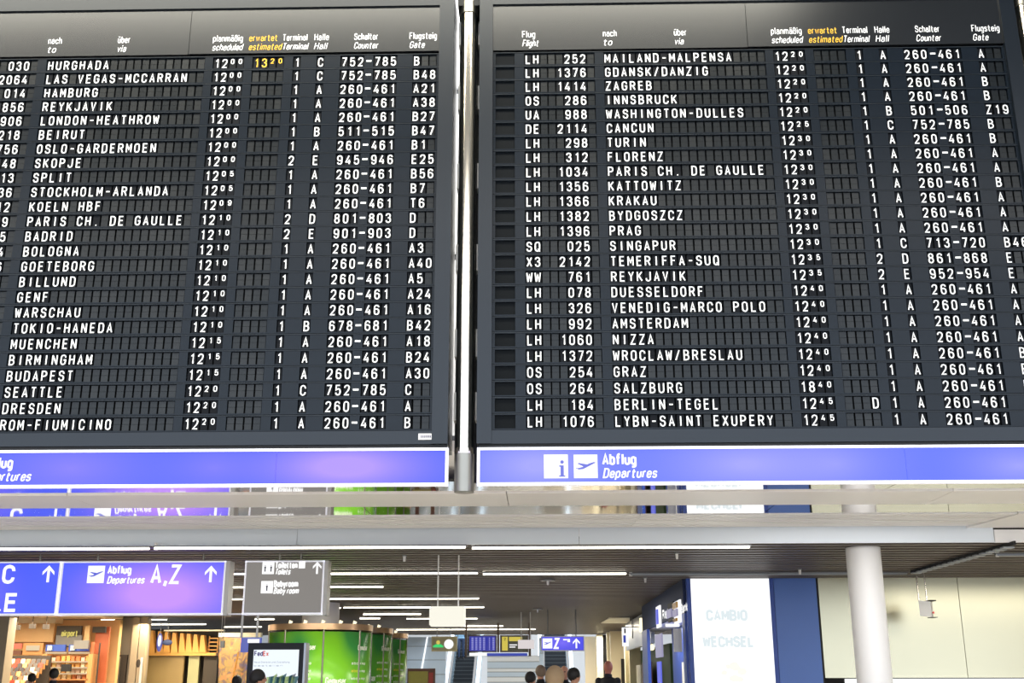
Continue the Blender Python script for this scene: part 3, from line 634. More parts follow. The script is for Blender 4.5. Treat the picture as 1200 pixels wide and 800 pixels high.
q(769.5,774,710,735,'logo_white','round_logo',.05); q(771,772.6,714,731,'icon_blue','logo_mark',.085)
q(783.5,790,706,728,'black','logo_frame',.05); q(784,789.6,714,723.5,'logo_pale','logo_panel',.09); 
q(790.5,797.8,704,730,'logo_white','logo_panel',.05); q(791.3,796,706,712.5,'gold','logo_panel',.085); q(791.3,796,714,722,'logo_pale','logo_panel',.085); q(791.3,795,724.5,728,'gold','logo_panel',.085)
for s, pa, pb, py_ in (('Rei', 777, 783, 725), ('Bank', 799, 806.5, 718)):
    ya, yb = onfac(pa), onfac(pb); z0 = zfac(pa, py_); h = zfac(pa, py_-9)-z0
    qd, _ = text_quads(s, h, .045, width=ya-yb); mb = MB(); put(mb, qd, fac(ya, z0)); part(mb, 'lettering', 'logo_white', t)
q(769,776.5,743,770,'logo_pale','round_sign',.08); q(770,774,775,800,'icon_blue','lit_sign',.08)
part(MB().box(XS_-.3, XS_-.06, 20.6, 20.72, 2.42, 2.47), 'bracket_lamp', 'logo_white', t)
part(MB().box(XS_-.2, XS_-.06, 20.35, 20.43, 1.98, 2.38), 'blade_sign', 'white_paint', t)
part(MB().box(XS_+.44, XS_+.5, 22.2, 24.6, .6, 1.86), 'notice_panel', 'cream_box', t)
area('office_light', (XS_+.25, 23.5, 2.58), .3, 5, 40, (.85,.9,1))

# further shops on the right of the passage
mat('silver', srgb(150,152,156), .3, .7); mat('green_wall', srgb(74,104,52), .6); mat('brown', srgb(112,72,56), .6); mat('amber', (1,1,1,1), .5, emit=(1,.86,.55,1), estr=1.6)
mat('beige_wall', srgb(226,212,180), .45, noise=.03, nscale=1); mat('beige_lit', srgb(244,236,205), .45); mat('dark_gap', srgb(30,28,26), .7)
t = thing('cafe_front', 'cafe front with silver fascia, green wall and round lamps beyond the exchange office', 'shop front', loc=(2.7, 31, 0))
part(MB().box(2.75, 2.85, 28.1, 36, 2.35, 3.15), 'fascia', 'silver', t); part(MB().box(3.2, 3.3, 28.1, 38, 0, 2.35), 'green_wall', 'green_wall', t)
part(MB().box(2.95, 3.0, 30.5, 33, 0, 1.95), 'brown_panel', 'brown', t); part(MB().box(2.93, 3.0, 33.2, 34.6, 0, 1.9), 'menu_board', 'cream_box', t)
p = at(755, 732, 29.5); part(MB().box(p.x-.11, p.x+.11, 29.4, 29.6, p.z-.17, p.z+.17), 'lantern_sign', 'amber', t)
p = at(757, 741, 29.5); part(MB().ball(p, .05), 'red_lamp', 'red', t)
for px_, py_ in ((757,757),(762,756.5),(764,758.5),(760,760)):
    p = at(px_, py_, 31); part(MB().ball(p, .075), 'globe_lamp', 'amber', t)
w = structure(MB().box(2.85, 3.2, 36, 36.3, 0, 3.2).build('wall_passage', 'beige_wall'))
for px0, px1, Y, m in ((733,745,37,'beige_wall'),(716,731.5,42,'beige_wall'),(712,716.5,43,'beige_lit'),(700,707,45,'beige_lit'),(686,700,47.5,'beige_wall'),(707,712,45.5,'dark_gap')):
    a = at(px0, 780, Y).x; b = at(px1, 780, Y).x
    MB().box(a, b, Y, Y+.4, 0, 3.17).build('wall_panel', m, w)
MB().box(at(728,780,41.8).x, at(733,780,41.8).x, 41.8, 41.9, 0, 2.2).build('wall_gap', 'dark_gap', w)
# ceiling recess, lit
p = atz(745, 731, 3.17)
t = thing('ceiling_recess', 'pale lit ceiling recess above the cafe passage', 'ceiling panel', loc=(2.0, 31.5, 3.17)); a = atz(705,729,3.18); b = atz(733,722.5,3.18)
part(MB().slab([atz(704,729.3,3.19), atz(738,729.3,3.19), atz(738,723,3.19), atz(714,723,3.19)], (0,0,-.02)), 'panel', 'cream_box', t)
# round projecting sign
mat('sign_blue', srgb(60,80,190), .5, emit=srgb(70,90,210), estr=.6)
t = thing('projecting_sign', 'small white and blue projecting sign before the beige passage walls', 'sign', loc=(at(733,750,33).x, 33, 2.4))
a = at(729.5,757,33); b = at(736.5,735,33); part(MB().box(a.x, b.x, 33, 33.1, a.z, b.z), 'board', 'logo_white', t); part(MB().box(a.x+.03, a.x+.1, 32.98, 33, a.z+.1, a.z+.3), 'mark', 'sign_blue', t); part(MB().box(a.x+.06, a.x+.1, 32.97, 33, a.z+.36, b.z-.03), 'mark', 'dark_gap', t)
part(MB().box(a.x, b.x+.25, 33.02, 33.06, b.z, b.z+.03).box(b.x+.1, b.x+.13, 33.02, 33.06, b.z-.3, 3.2), 'bracket', 'lamp_body', t)

# ------------------------------------------------------------------ far zone: escalators, stair wall, monitors
mat('esc_step', srgb(54,58,64), .5, .3); mat('esc_nose', srgb(100,108,112), .4, .3); mat('handrail', srgb(14,14,16), .4); mat('esc_side', srgb(168,190,204), .25, .4)
mat('pale_panel', srgb(176,192,206), .3, .1, noise=.03, nscale=1); mat('pale_panel_b', srgb(206,210,212), .35, .1)
def escalator(pxl, pxr, label, Y0=52.0, Y1=60.0, top=4.6):
    xl, xr = at(pxl, 775, 56).x, at(pxr, 775, 56).x
    z0 = .0; sl = (top-z0)/(Y1-Y0)
    t = thing('escalator', label, 'escalator', 'escalators going up at the far end', ((xl+xr)/2, Y0, 0)); n = 26
    for i in range(n):
        a = Y0+(Y1-Y0)*i/n; z = z0+sl*(a-Y0)
        part(MB().box(xl, xr, a, a+(Y1-Y0)/n, z-.1, z+.125, 0).box(xl, xr, a-.01, a+.02, z+.105, z+.13, 1), 'step', ['esc_step','esc_nose'], t)
    for x, s in ((xl, -1), (xr, 1)):
        pts = [(x, Y0, z0), (x, Y1, top), (x, Y1, top+.85), (x, Y0, z0+.85)]
        part(MB().slab(pts, (s*.10, 0, 0)), 'balustrade', 'esc_side', t)
        part(MB().slab([(x+s*.0, Y0, z0+.86), (x+s*.0, Y1, top+.86), (x+s*.0, Y1, top+.96), (x+s*.0, Y0, z0+.96)], (s*.12, 0, 0)), 'handrail', 'handrail', t)
        part(MB().slab([(x+s*.13, Y0, z0+.2), (x+s*.13, Y1, top+.2), (x+s*.13, Y1, top+.8), (x+s*.13, Y0, z0+.8)], (s*.18, 0, 0)), 'skirt', 'esc_side', t)
    return t
escalator(534, 558, 'left escalator rising beside the white stepped wall, one rider on it')
escalator(638, 663, 'right escalator rising behind the blue Z sign')
def panels(px0, px1, pys, Y, m, label, name='wall_cladding', alt=None):
    t = thing(name, label, 'wall panel', loc=(at((px0+px1)/2, 780, Y).x, Y, 0)); mm = m
    x0, x1 = at(px0, 780, Y).x, at(px1, 780, Y).x
    for i in range(len(pys)-1):
        z1 = at((px0+px1)/2, pys[i], Y).z; z0 = at((px0+px1)/2, pys[i+1], Y).z
        part(MB().box(x0, x1, Y, Y+.1, z0+.012, z1-.012), 'panel', alt if (alt and i % 2) else m, t)
    part(MB().box(x0, x1, Y+.06, Y+.14, 0, at(600, pys[0], Y).z), 'backing', 'lamp_body', t)
    return t
panels(571, 632, [768,775,783,787,793,799,806,820,832], 50, 'pale_panel_b', 'white striped panels between the two escalators', alt='pale_panel')
t = panels(476, 522, [746,757,773,790,806,825], 50, 'pale_panel', 'pale blue wall panels left of the left escalator')
part(MB().slab([at(500,746,49.9), at(501.5,746,49.9), at(494,790,49.9), at(492,790,49.9)], (0,.05,0)), 'light_strip', 'lit_white', t)
panels(632, 637, [747,765,785,810,832], 50, 'pale_panel', 'narrow pale panel left of the right escalator')
# monitor gantry
mat('mon_blue', srgb(30,36,130), .4, emit=srgb(40,46,170), estr=.8); mat('mon_line', (1,1,1,1), .5, emit=srgb(170,170,240), estr=.8)
mat('yellow', srgb(235,215,90), .5, emit=srgb(235,215,90), estr=.75); mat('mon_dark', srgb(50,54,48), .4, emit=srgb(90,90,70), estr=.4); mat('bronze', srgb(96,78,62), .4, .5)
def rect(mb, px0, px1, py0, py1, Y, th=.05, m=0):
    a = at(px0, py1, Y); b = at(px1, py0, Y); return mb.box(a.x, b.x, Y, Y+th, a.z, b.z, m)
YG = 34
def monitor(x0, x1, label):
    t = thing('monitor', label, 'screen', 'monitors in the bronze frame', at((x0+x1)/2, 764, YG))
    mb = MB(); rect(mb, x0, x1, 744, 745.3, YG); rect(mb, x0, x1, 762.5, 764, YG); rect(mb, x0, x0+1.5, 744, 764, YG); rect(mb, x1-1.5, x1, 744, 764, YG); part(mb, 'bezel', 'bronze', t)
    return t
t = monitor(548.5, 582, 'blue monitor listing flights in the left bronze frame')
part(rect(MB(), 550, 580.5, 745.3, 762.5, YG+.01), 'screen', 'mon_blue', t); mb = MB()
for j, x in enumerate((552.5,557,561.5,566,573,577)):
    for k in range(9): rect(mb, x, x+(2.4 if j != 4 else 1.2), 746.8+k*1.65, 747.8+k*1.65, YG-.01, .01)
stuff(part(mb, 'flight_lines', 'mon_line', t))
t = monitor(586, 619, 'dark monitor with a yellow side bar in the right bronze frame')
part(rect(MB(), 587.5, 617.5, 745.3, 762.5, YG+.01), 'screen', 'mon_dark', t); part(rect(MB(), 588.3, 595, 745.8, 762, YG-.01, .01), 'yellow_bar', 'yellow', t)
part(rect(rect(rect(MB(), 596.5, 612, 746, 751, YG-.01, .01, 0), 597, 606, 754.8, 756, YG-.01, .01, 1), 597, 604, 757.3, 758.5, YG-.01, .01, 1), 'text_lines', ['yellow','logo_white'], t)
lettering('2', at(590.5,749.5,YG-.02).x, YG-.02, at(590,750,YG).z, .07, .012, 'dark_gap', t, width=.05)
t = thing('monitor_gantry', 'bronze gantry with a blue band under the two monitors', 'gantry', loc=at(585, 769, YG+.1))
part(rect(MB(), 570.5, 618, 765, 768.3, YG+.02), 'blue_band', 'sign_blue', t); part(rect(MB(), 550, 571, 764.6, 768.3, YG+.02), 'white_band', 'logo_white', t)
part(rect(rect(rect(MB(), 545, 547.5, 729.6, 770, YG+.06, .1), 582.5, 585, 729.6, 764, YG+.06, .1), 619.5, 622, 729.6, 769, YG+.06, .1), 'post', 'bronze', t); part(rect(MB(), 545, 622, 768.4, 769.2, YG+.06), 'lower_rail', 'pale_panel_b', t)
# Z sign
blue_backlit('backlit_z', [(0,.2,.7,.35,.7)], base=(60,62,225), hot=(130,110,250))
YZ = 29; a = at(634,762.5,YZ); b = at(684.5,745,YZ)
t = thing('hanging_sign', 'blue lit hanging sign with a large Z and an up arrow over the right escalator', 'sign', loc=((a.x+b.x)/2, YZ, a.z))
part(MB().box(a.x, b.x, YZ+.01, YZ+.2, a.z, b.z), 'housing', 'sign_side', t); part(MB().box(a.x+.02, b.x-.02, YZ, YZ+.01, a.z+.02, b.z-.02), 'face_panel', 'backlit_z', t)
mb = MB(); c = at(636,759.5,YZ); plane_icon(mb, c.x, YZ-.01, c.z, .24, 0, 1); part(mb, 'departure_symbol', ['sign_white','icon_blue'], t)
c = at(650,759,YZ); lettering('Z', c.x, YZ-.01, c.z, .22, .05, 'sign_white', t, width=.1)
part(rect(rect(MB(), 665,668,748.5,752,YZ-.01,.005), 660,664.5,748.5,750,YZ-.01,.005), 'symbol', 'sign_white', t)
mb = MB(); c = at(675.5,759.3,YZ); arrow(mb, c.x, YZ-.01, c.z, .24); part(mb, 'arrow', 'sign_white', t)
for px_ in (642, 675): xx = at(px_, 745, YZ+.1).x; part(MB().cyl((xx,YZ+.1,b.z),(xx,YZ+.1,3.21),.012,n=6), 'hanger', 'lamp_body', t)
# clock sign
YK = 27; mat('olive', srgb(150,138,100), .5); mat('olive_dark', srgb(120,112,78), .5); mat('neon_green', (0,1,.4,1), .5, emit=srgb(30,220,110), estr=.9)
a = at(505.5,763,YK); b = at(535.5,745.5,YK)
t = thing('logo_sign', 'small olive hanging sign with green and yellow emblem and white disc', 'sign', loc=((a.x+b.x)/2, YK, a.z))
part(MB().box(a.x, b.x, YK+.01, YK+.12, a.z, b.z), 'frame', 'olive', t); part(rect(MB(), 507, 534, 747, 761.5, YK-.0, .01), 'face', 'olive_dark', t)
p = at(513.5,752.5,YK); part(MB().cyl((p.x,YK-.02,p.z),(p.x,YK,p.z),.045,n=14), 'yellow_emblem', 'yellow', t); mb = MB(); 
rect(mb, 507.5, 519.5, 756, 758.3, YK-.02, .01); rect(mb, 509.5, 517.5, 754.7, 756.2, YK-.02, .01); part(mb, 'green_emblem', 'neon_green', t)
p = at(526,754.5,YK); part(MB().cyl((p.x,YK-.03,p.z),(p.x,YK,p.z),.108,n=24), 'white_disc', 'logo_white', t)
for px_ in (512, 528): xx = at(px_, 745, YK+.06).x; part(MB().cyl((xx,YK+.06,b.z),(xx,YK+.06,3.21),.01,n=6), 'hanger', 'lamp_body', t)

# ------------------------------------------------------------------ green round kiosk columns
mat('copper', srgb(196,160,122), .3, .6); mat('leaf_dark', srgb(60,140,60), .4); mat('seam_metal', srgb(150,145,125), .3, .7)
mat('print_white', srgb(230,240,215), .5); mat('print_yellow', srgb(230,215,60), .5)
def green_mat():
    m = bpy.data.materials.new('green_print'); m.use_nodes = True; nt = m.node_tree; b = nt.nodes['Principled BSDF']; b.inputs['Roughness'].default_value = .25
    tc = nt.nodes.new('ShaderNodeTexCoord'); mp = nt.nodes.new('ShaderNodeMapping'); mp.inputs['Scale'].default_value = (.9,.9,.5); n = nt.nodes.new('ShaderNodeTexNoise'); n.inputs['Scale'].default_value = 1.1; n.inputs['Detail'].default_value = 1
    r = nt.nodes.new('ShaderNodeValToRGB'); r.color_ramp.elements[0].position = .4; r.color_ramp.elements[0].color = srgb(64,148,72); r.color_ramp.elements[1].position = .56; r.color_ramp.elements[1].color = srgb(122,196,44)
    nt.links.new(tc.outputs['Object'], mp.inputs[0]); nt.links.new(mp.outputs[0], n.inputs[0]); nt.links.new(n.outputs['Fac'], r.inputs[0]); nt.links.new(r.outputs[0], b.inputs['Base Color']); MATS['green_print'] = m
green_mat()
def kiosk(cx, cy, r, top, label, title=True):
    t = thing('advertising_column', label, 'advertising column', 'green advertising columns in a row', (cx, cy, 0))
    n = 8; gap = .015
    for k in range(n):
        a0 = 2*math.pi*k/n+.24+gap/2; a1 = 2*math.pi*(k+1)/n+.24-gap/2; m = 8; vs = []; fs = []
        for j in range(m+1):
            a = a0+(a1-a0)*j/m; c_, s_ = math.cos(a), math.sin(a)
            vs += [(r*c_, r*s_, .1), (r*c_, r*s_, top-.17), ((r-.04)*c_, (r-.04)*s_, .1), ((r-.04)*c_, (r-.04)*s_, top-.17)]
        for j in range(m):
            q = 4*j; fs += [(q,q+4,q+5,q+1),(q+2,q+3,q+7,q+6),(q+1,q+5,q+7,q+3),(q,q+2,q+6,q+4)]
        mb = MB(); mb.add(vs, fs, 0, True); mb.build('curved_panel', 'green_print', t)
        a = 2*math.pi*k/n+.24; mb = MB(); mb.cyl((r*math.cos(a), r*math.sin(a), 0), (r*math.cos(a), r*math.sin(a), top), .022, n=8); mb.build('post', 'seam_metal', t)
    mb = MB(); mb.cyl((0,0,0),(0,0,top-.2),r-.06,n=40); mb.build('core', 'dark_gap', t)
    mb = MB(); mb.cyl((0,0,top-.13),(0,0,top),r+.03,n=48); mb.build('rim', 'copper', t)
    mb = MB(); mb.cyl((0,0,0),(0,0,.1),r+.02,n=40); mb.build('plinth', 'copper', t)
    # bent lettering on the drum
    def ring(s, h, w, ang, z, m, width, nm='lettering'):
        q, tt = text_quads(s, h, w, width=width); mb = MB(); put(mb, q, lambda u, v: ((r+.006)*math.cos(ang+u/r), (r+.006)*math.sin(ang+u/r), z+v)); mb.build(nm, m, t)
    va = math.atan2(-cy, -cx)
    for k, (off, big) in enumerate(((-.35, False), (.25, True), (.85, False), (-1.0, True))):
        a = va+off
        if big: ring('Gemuser', .13, .028, a-.12, top-1.27, 'print_white', .46)
        else:
            ring('Gemuser', .1, .02, a-.05, top-.55, 'print_white', .36)
            for j in range(5):
                zz = top-.86-j*.16; ring('x mop', .05, .012, a+.02, zz, 'print_white', .2)
                ring('abc', .05, .012, a-.2, zz, 'print_yellow' if j in (1,) else 'print_white', .18)
    for j in range(5):
        a = -2.2+j*.42; mb = MB(); mb.cyl(((r-.2)*math.cos(a), (r-.2)*math.sin(a), top), ((r-.2)*math.cos(a)+.03, (r-.2)*math.sin(a), top+.07), .03, .045, 8); mb.build('spotlight', 'amber', t)
    return t
kiosk(-4.93, 26.2, 1.15, 2.70, 'nearest and largest green advertising column with copper rim')
kiosk(at(458,780,29.4).x-.95, 29.4, .95, 2.76, 'middle green advertising column of the row')
kiosk(at(476,780,33.2).x-.95, 33.2, .95, 2.77, 'farthest green advertising column beside the pale blue wall')
area('kiosk_fill', (-4.2, 22.3, 3.12), 5, .5, 190, (1, .97, .85))  # added unseen fill that brightens the green columns
# chimney-like white drum over the kiosk
t = thing('round_duct', 'pale round duct rising from the nearest green column to the ceiling', 'duct', loc=(-4.95, 26.2, 2.72)); part(MB().cyl((-4.95,26.2,2.72),(-4.95,26.2,3.199),.42,n=32), 'drum', 'white_paint', t)

# brown framed poster by the pale wall
YP = 30; a = at(477,801,YP); b = at(510,783,YP); mat('poster_olive', srgb(168,156,64), .5, noise=.15, nscale=12); mat('poster_red', srgb(170,52,40), .5)
t = thing('framed_poster', 'olive yellow poster with red strip in a dark brown frame', 'poster', loc=((a.x+b.x)/2, YP, 0))
part(MB().box(a.x, b.x, YP+.01, YP+.1, .9, b.z), 'frame', 'brown', t); part(MB().box(a.x+.03, at(501.5,790,YP).x, YP, YP+.01, .95, b.z-.07), 'poster', 'poster_olive', t)
part(MB().box(at(502.5,790,YP).x, b.x-.05, YP, YP+.01, .95, b.z-.1), 'red_strip', 'poster_red', t); part(MB().box(a.x+.1, a.x+.2, YP+.02, YP+.08, 0, .9).box(b.x-.2, b.x-.1, YP+.02, YP+.08, 0, .9), 'leg', 'brown', t)

# courier screen totem
YT = 17; mat('screen_white', (1,1,1,1), .4, emit=(.86,.93,1,1), estr=1.0); mat('bezel', srgb(12,12,20), .4, spec=.25); mat('purple', srgb(60,40,130), .5, emit=srgb(70,50,140), estr=.6); mat('orange', srgb(240,90,70), .5, emit=srgb(240,110,90), estr=.8); mat('pale_text', srgb(180,190,205), .5, emit=srgb(190,200,215), estr=.8)
mat('pic_green', srgb(150,190,110), .5, emit=srgb(190,215,150), estr=.7); mat('pic_teal', srgb(60,110,120), .5, emit=srgb(70,120,130), estr=.6)
t = thing('screen_totem', 'black free-standing screen showing a white FedEx advertisement', 'screen', loc=(-3.85, YT, 0))
x0, x1 = at(290,770,YT).x, at(358,770,YT).x; z1 = at(320,753,YT).z
part(MB().box(x0, x1-.03, YT+.01, YT+.25, .05, z1), 'housing', 'bezel', t); part(MB().box(x1-.03, x1+.0, YT, YT+.26, .05, z1), 'side_trim', 'silver', t); part(MB().box(x0-.02, x1+.02, YT-.05, YT+.3, 0, .05), 'foot', 'steel_dull', t)
s0, s1 = at(297,770,YT).x, at(350,770,YT).x; part(MB().box(s0, s1, YT, YT+.012, .7, at(320,761,YT).z), 'screen', 'screen_white', t)
p = at(298.5,768,YT); h_ = .06
lettering('Fed', p.x, YT-.004, p.z, h_, .014, 'purple', t, width=.115); lettering('Ex', p.x+.13, YT-.004, p.z, h_, .014, 'orange', t, width=.07)
lettering('Neue Dienste und Zustellung', p.x, YT-.004, at(298,776.5,YT).z, .022, .005, 'pale_text', t, width=.52); lettering('bestellen', p.x, YT-.004, at(298,780.5,YT).z, .022, .005, 'pale_text', t, width=.42)
mb = MB()
for j in range(14):
    p = at(314+2.4*j, 796, YT-.004); poly(mb, [(-.03,-.08),(.02,-.1),(.04+.02*(j % 3),.03+.02*(j % 4)),(-.02,.04)], p.x, YT-.004, p.z, 1, j % 3)
part(mb, 'picture', ['pic_green','pic_teal','lamp_off'], t)
# small blue sign behind it
YB = 24; t = thing('hanging_sign', 'small blue sign peeking out behind the black screen totem', 'sign', loc=at(294, 764, YB))
part(rect(MB(), 281.5, 306, 747, 764, YB, .08), 'face_panel', 'sign_blue', t); part(rect(MB(), 290, 304, 748.5, 753, YB-.01, .01), 'lettering', 'logo_white', t)
part(rect(rect(MB(), 284, 284.6, 697.5, 747, YB+.02, .02), 302, 302.6, 697.5, 747, YB+.02, .02), 'hanger', 'lamp_body', t)

# ------------------------------------------------------------------ left side shops
mat('shop_wall', srgb(226,186,130), .5, noise=.03, nscale=1); mat('shop_wood', srgb(186,130,78), .5, noise=.1, nscale=5, stretch=(1,1,.2)); mat('shop_dark', srgb(64,56,48), .6); mat('orange_wall', srgb(206,110,70), .5); mat('grey_box', srgb(110,108,104), .5)
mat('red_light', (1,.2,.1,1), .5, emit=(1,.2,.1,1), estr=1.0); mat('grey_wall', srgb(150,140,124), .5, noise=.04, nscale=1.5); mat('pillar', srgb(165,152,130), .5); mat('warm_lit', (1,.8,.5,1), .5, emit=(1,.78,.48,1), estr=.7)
YL = 30.5
sh = thing('book_shop', 'warmly lit shop interior with shelves and lit letters over the back wall', 'shop', loc=(at(60,790,YL).x, YL, 0))
def lp(px0, px1, py0, py1, Y, m, name, th=.08, t=None):
    return part(rect(MB(), px0, px1, py0, py1, Y, th), name, m, t or sh)
a = at(-60,790,YL+1).x; b = at(135,790,YL+1).x
part(MB().box(a, b, YL+1, YL+1.2, 0, 3.1), 'back_wall', 'shop_wall', sh)
lp(3, 64, 730, 752, YL+.5, 'shop_wall', 'bulkhead'); lp(-60, 66, 719, 730, YL+.3, 'beige_wall', 'cornice', .5)
lp(64, 96, 733, 758, YL+.2, 'shop_dark', 'dark_panel'); lp(64.5, 96, 744, 757, YL+.1, 'grey_box', 'grey_panel')
p = at(73,745,YL+.1); lettering('airport', p.x, YL+.05, p.z, .14, .03, 'yellow', sh, width=.42)
lp(98, 105.5, 733, 750, YL+.2, 'shop_wall', 'light_panel'); lp(86, 104, 750, 760, YL-.4, 'grey_box', 'hanging_box')
lp(106, 129, 734, 800, YL+.5, 'orange_wall', 'side_partition'); lp(102.5, 111, 752, 800, YL-.2, 'orange_wall', 'side_partition'); lp(111, 117, 753, 806, YL-.1, 'shop_dark', 'side_shelf')
lp(108, 124, 734, 741, YL+.3, 'shop_dark', 'air_vent')
lp(3.5, 25, 753.5, 760, YL, 'red_light', 'red_light'); lp(2, 25, 762, 767, YL, 'brown', 'bulkhead'); lp(26, 51, 753, 767, YL-.05, 'shop_wood', 'display_box'); lp(30, 46, 756, 762, YL-.1, 'warm_lit', 'lit_box')
for a_, b_ in ((53,77),(80,104)):
    lp(a_, b_, 755, 763, YL-.05, 'blue_mid', 'picture'); lp(a_+2, a_+8, 756, 762, YL-.1, 'pale_panel', 'picture'); lp(a_, b_, 764, 765.5, YL-.1, 'warm_lit', 'light_strip')
lp(71, 83, 778, 786.5, YL-.5, 'black', 'small_monitor')
area('shop_light', (at(50,760,28).x, 28.5, 2.95), 4.5, 2.5, 270, (1,.84,.62))
# shelves
sh2 = thing('shop_shelves', 'wall of wooden shelves full of small goods in the warm shop', 'shelving', loc=(at(77,790,YL).x, YL, 0))
rows_y = [774.5, 781.5, 788.5, 795.5, 803, 812, 822]
lp(49, 103, 767, 830, YL+.12, 'shop_wood', 'back_panel', .05, sh2)
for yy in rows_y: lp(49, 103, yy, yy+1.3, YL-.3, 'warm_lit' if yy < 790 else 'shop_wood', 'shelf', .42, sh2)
lp(48, 49.3, 766, 830, YL-.3, 'shop_wood', 'upright', .42, sh2); lp(102.7, 104, 766, 830, YL-.3, 'shop_wood', 'upright', .42, sh2)
cols = [('pk_a', (230,190,120)), ('pk_b', (214,150,80)), ('pk_c', (240,220,180)), ('pk_d', (190,110,60)), ('pk_e', (205,170,150))]
for n_, c_ in cols: mat(n_, srgb(*c_), .5)
pw = ('sand-coloured','orange-brown','cream','rust-brown','pinkish'); mw = ('red','cream','dark grey','tan','black','orange')
rnd = random.Random(5); pm = [MB().box(-.045,.045,-.05,.05,0,h).mesh('package', c_[0]) for h, c_ in zip((.11,.13,.1,.12,.09), cols)]
for r_, yy in enumerate(rows_y[:4]):
    x = at(50.5,yy,YL-.2).x; xe = at(102,yy,YL-.2).x; z = at(76,yy,YL-.1).z+.004
    while x < xe:
        kk = rnd.randrange(5); side = 'left' if x < (at(50.5,yy,YL-.2).x+xe)/2 else 'right'
        tag(link('goods_package', pm[kk], None, (x, YL-.12, z)), '%s package in the %s half of the shelf %s' % (pw[kk], side, ('one from top','two from top','three from top','four from top')[r_]), 'package', '%s packages, %s half of shelf %d' % (pw[kk], side, r_+1)); x += .115+rnd.random()*.03
# magazine rack at left: tilted rows
sr = thing('magazine_rack', 'tilted magazine rack at the left edge of the warm shop', 'rack', loc=(at(24,790,29.5).x, 29.5, 0))
a = at(-8,790,29.5).x; b = at(48,790,29.5).x
for j in range(7):
    z = at(20,773+j*5,29.5).z
    part(MB().box(a, b, 29.8-j*.16, 29.86-j*.16, z-.13, z+.005), 'ledge', 'shop_wood', sr)
part(MB().box(a, b, 29.95, 30.05, 0, at(20,768,29.9).z), 'back_panel', 'shop_dark', sr)
mc = [('mg_a',(200,60,40)),('mg_b',(225,205,180)),('mg_c',(90,84,80)),('mg_d',(150,120,90)),('mg_e',(60,56,60)),('mg_f',(232,170,110))]
for n_, c_ in mc: mat(n_, srgb(*c_), .4)
mm_ = [MB().slab([(-.055,0,0),(.055,0,0),(.055,.04,.15),(-.055,.04,.15)], (0,.01,0)).mesh('magazine', n_) for n_, c_ in mc]
names_ = ('top','second','third','fourth','fifth','sixth','lowest')
for j in range(7):
    z = at(20,773+j*5,29.5).z; x = a+.07
    while x < b-.05:
        kk = rnd.randrange(6); side = 'left' if x < (a+b)/2 else 'right'
        tag(link('magazine', mm_[kk], None, (x, 29.74-j*.16, z-.12)), '%s magazine in the %s half of the %s rack ledge' % (mw[kk], side, names_[j]), 'magazine', '%s magazines, %s half of the %s ledge' % (mw[kk], side, names_[j])); x += .135
# shop ceiling spots
for px_, py_, l in ((20,735,'left ceiling spotlight of the warm shop'),(38,733.5,'middle and largest ceiling spotlight of the warm shop'),(54,734,'right ceiling spotlight of the warm shop')):
    p = at(px_, py_, 29); t = thing('spotlight', l, 'lamp', 'shop ceiling spotlights', p); part(MB().box(p.x-.07, p.x+.07, 28.95, 29.05, p.z-.06, p.z+.06), 'head', 'shop_dark', t); part(MB().cyl((p.x,29,p.z+.06),(p.x,29,3.2),.01,n=6), 'rod', 'shop_dark', t)
structure(MB().box(at(-80,790,31).x-.5, at(130,790,31).x, 27.5, 31.5, 3.12, 3.19).build('ceiling_shop', 'beige_wall'))
# entrance pillar at the left edge
t = thing('shop_pillar', 'pale narrow pillar at the far left edge of the warm shop', 'pillar', loc=(at(-3,790,27).x, 27, 0)); part(MB().box(at(-20,790,27).x, at(3,790,27).x, 27, 27.4, 0, 3.19), 'shaft', 'pillar', t)
# grey wall with door between shops
w = structure(MB().box(at(128,790,32).x, at(168,790,32).x, 32, 32.3, 0, 3.19).build('wall_shops', 'grey_wall'))
for px0, px1 in ((150.5,158.5),(159.5,167.5)): MB().box(at(px0,790,31.8).x, at(px1,790,31.8).x, 31.8, 32, 0, 3.19).build('wall_panel', 'pillar', w)
d = structure(MB().box(at(128,790,31.9).x, at(147,790,31.9).x, 31.9, 31.98, 0, at(138,767,31.9).z).build('door_1', 'shop_dark'))
part(rect(MB(), 129, 141, 769, 830, 31.86), 'door_leaf', 'grey_wall', d); part(MB().box(at(139.6,790,31.8).x, at(140.4,790,31.8).x, 31.8, 31.86, .95, 1.3), 'door_handle', 'steel_dull', d)
t = thing('door_notice', 'narrow white notice with a dark oval beside the wooden bar', 'notice', loc=(at(162,800,31.6).x, 31.6, 0)); part(rect(MB(), 159, 165, 770, 860, 31.6, .04), 'sheet', 'white_paint', t); p = at(162,777,31.59); part(MB().ball(p, .06, .01, .11), 'oval', 'shop_dark', t)
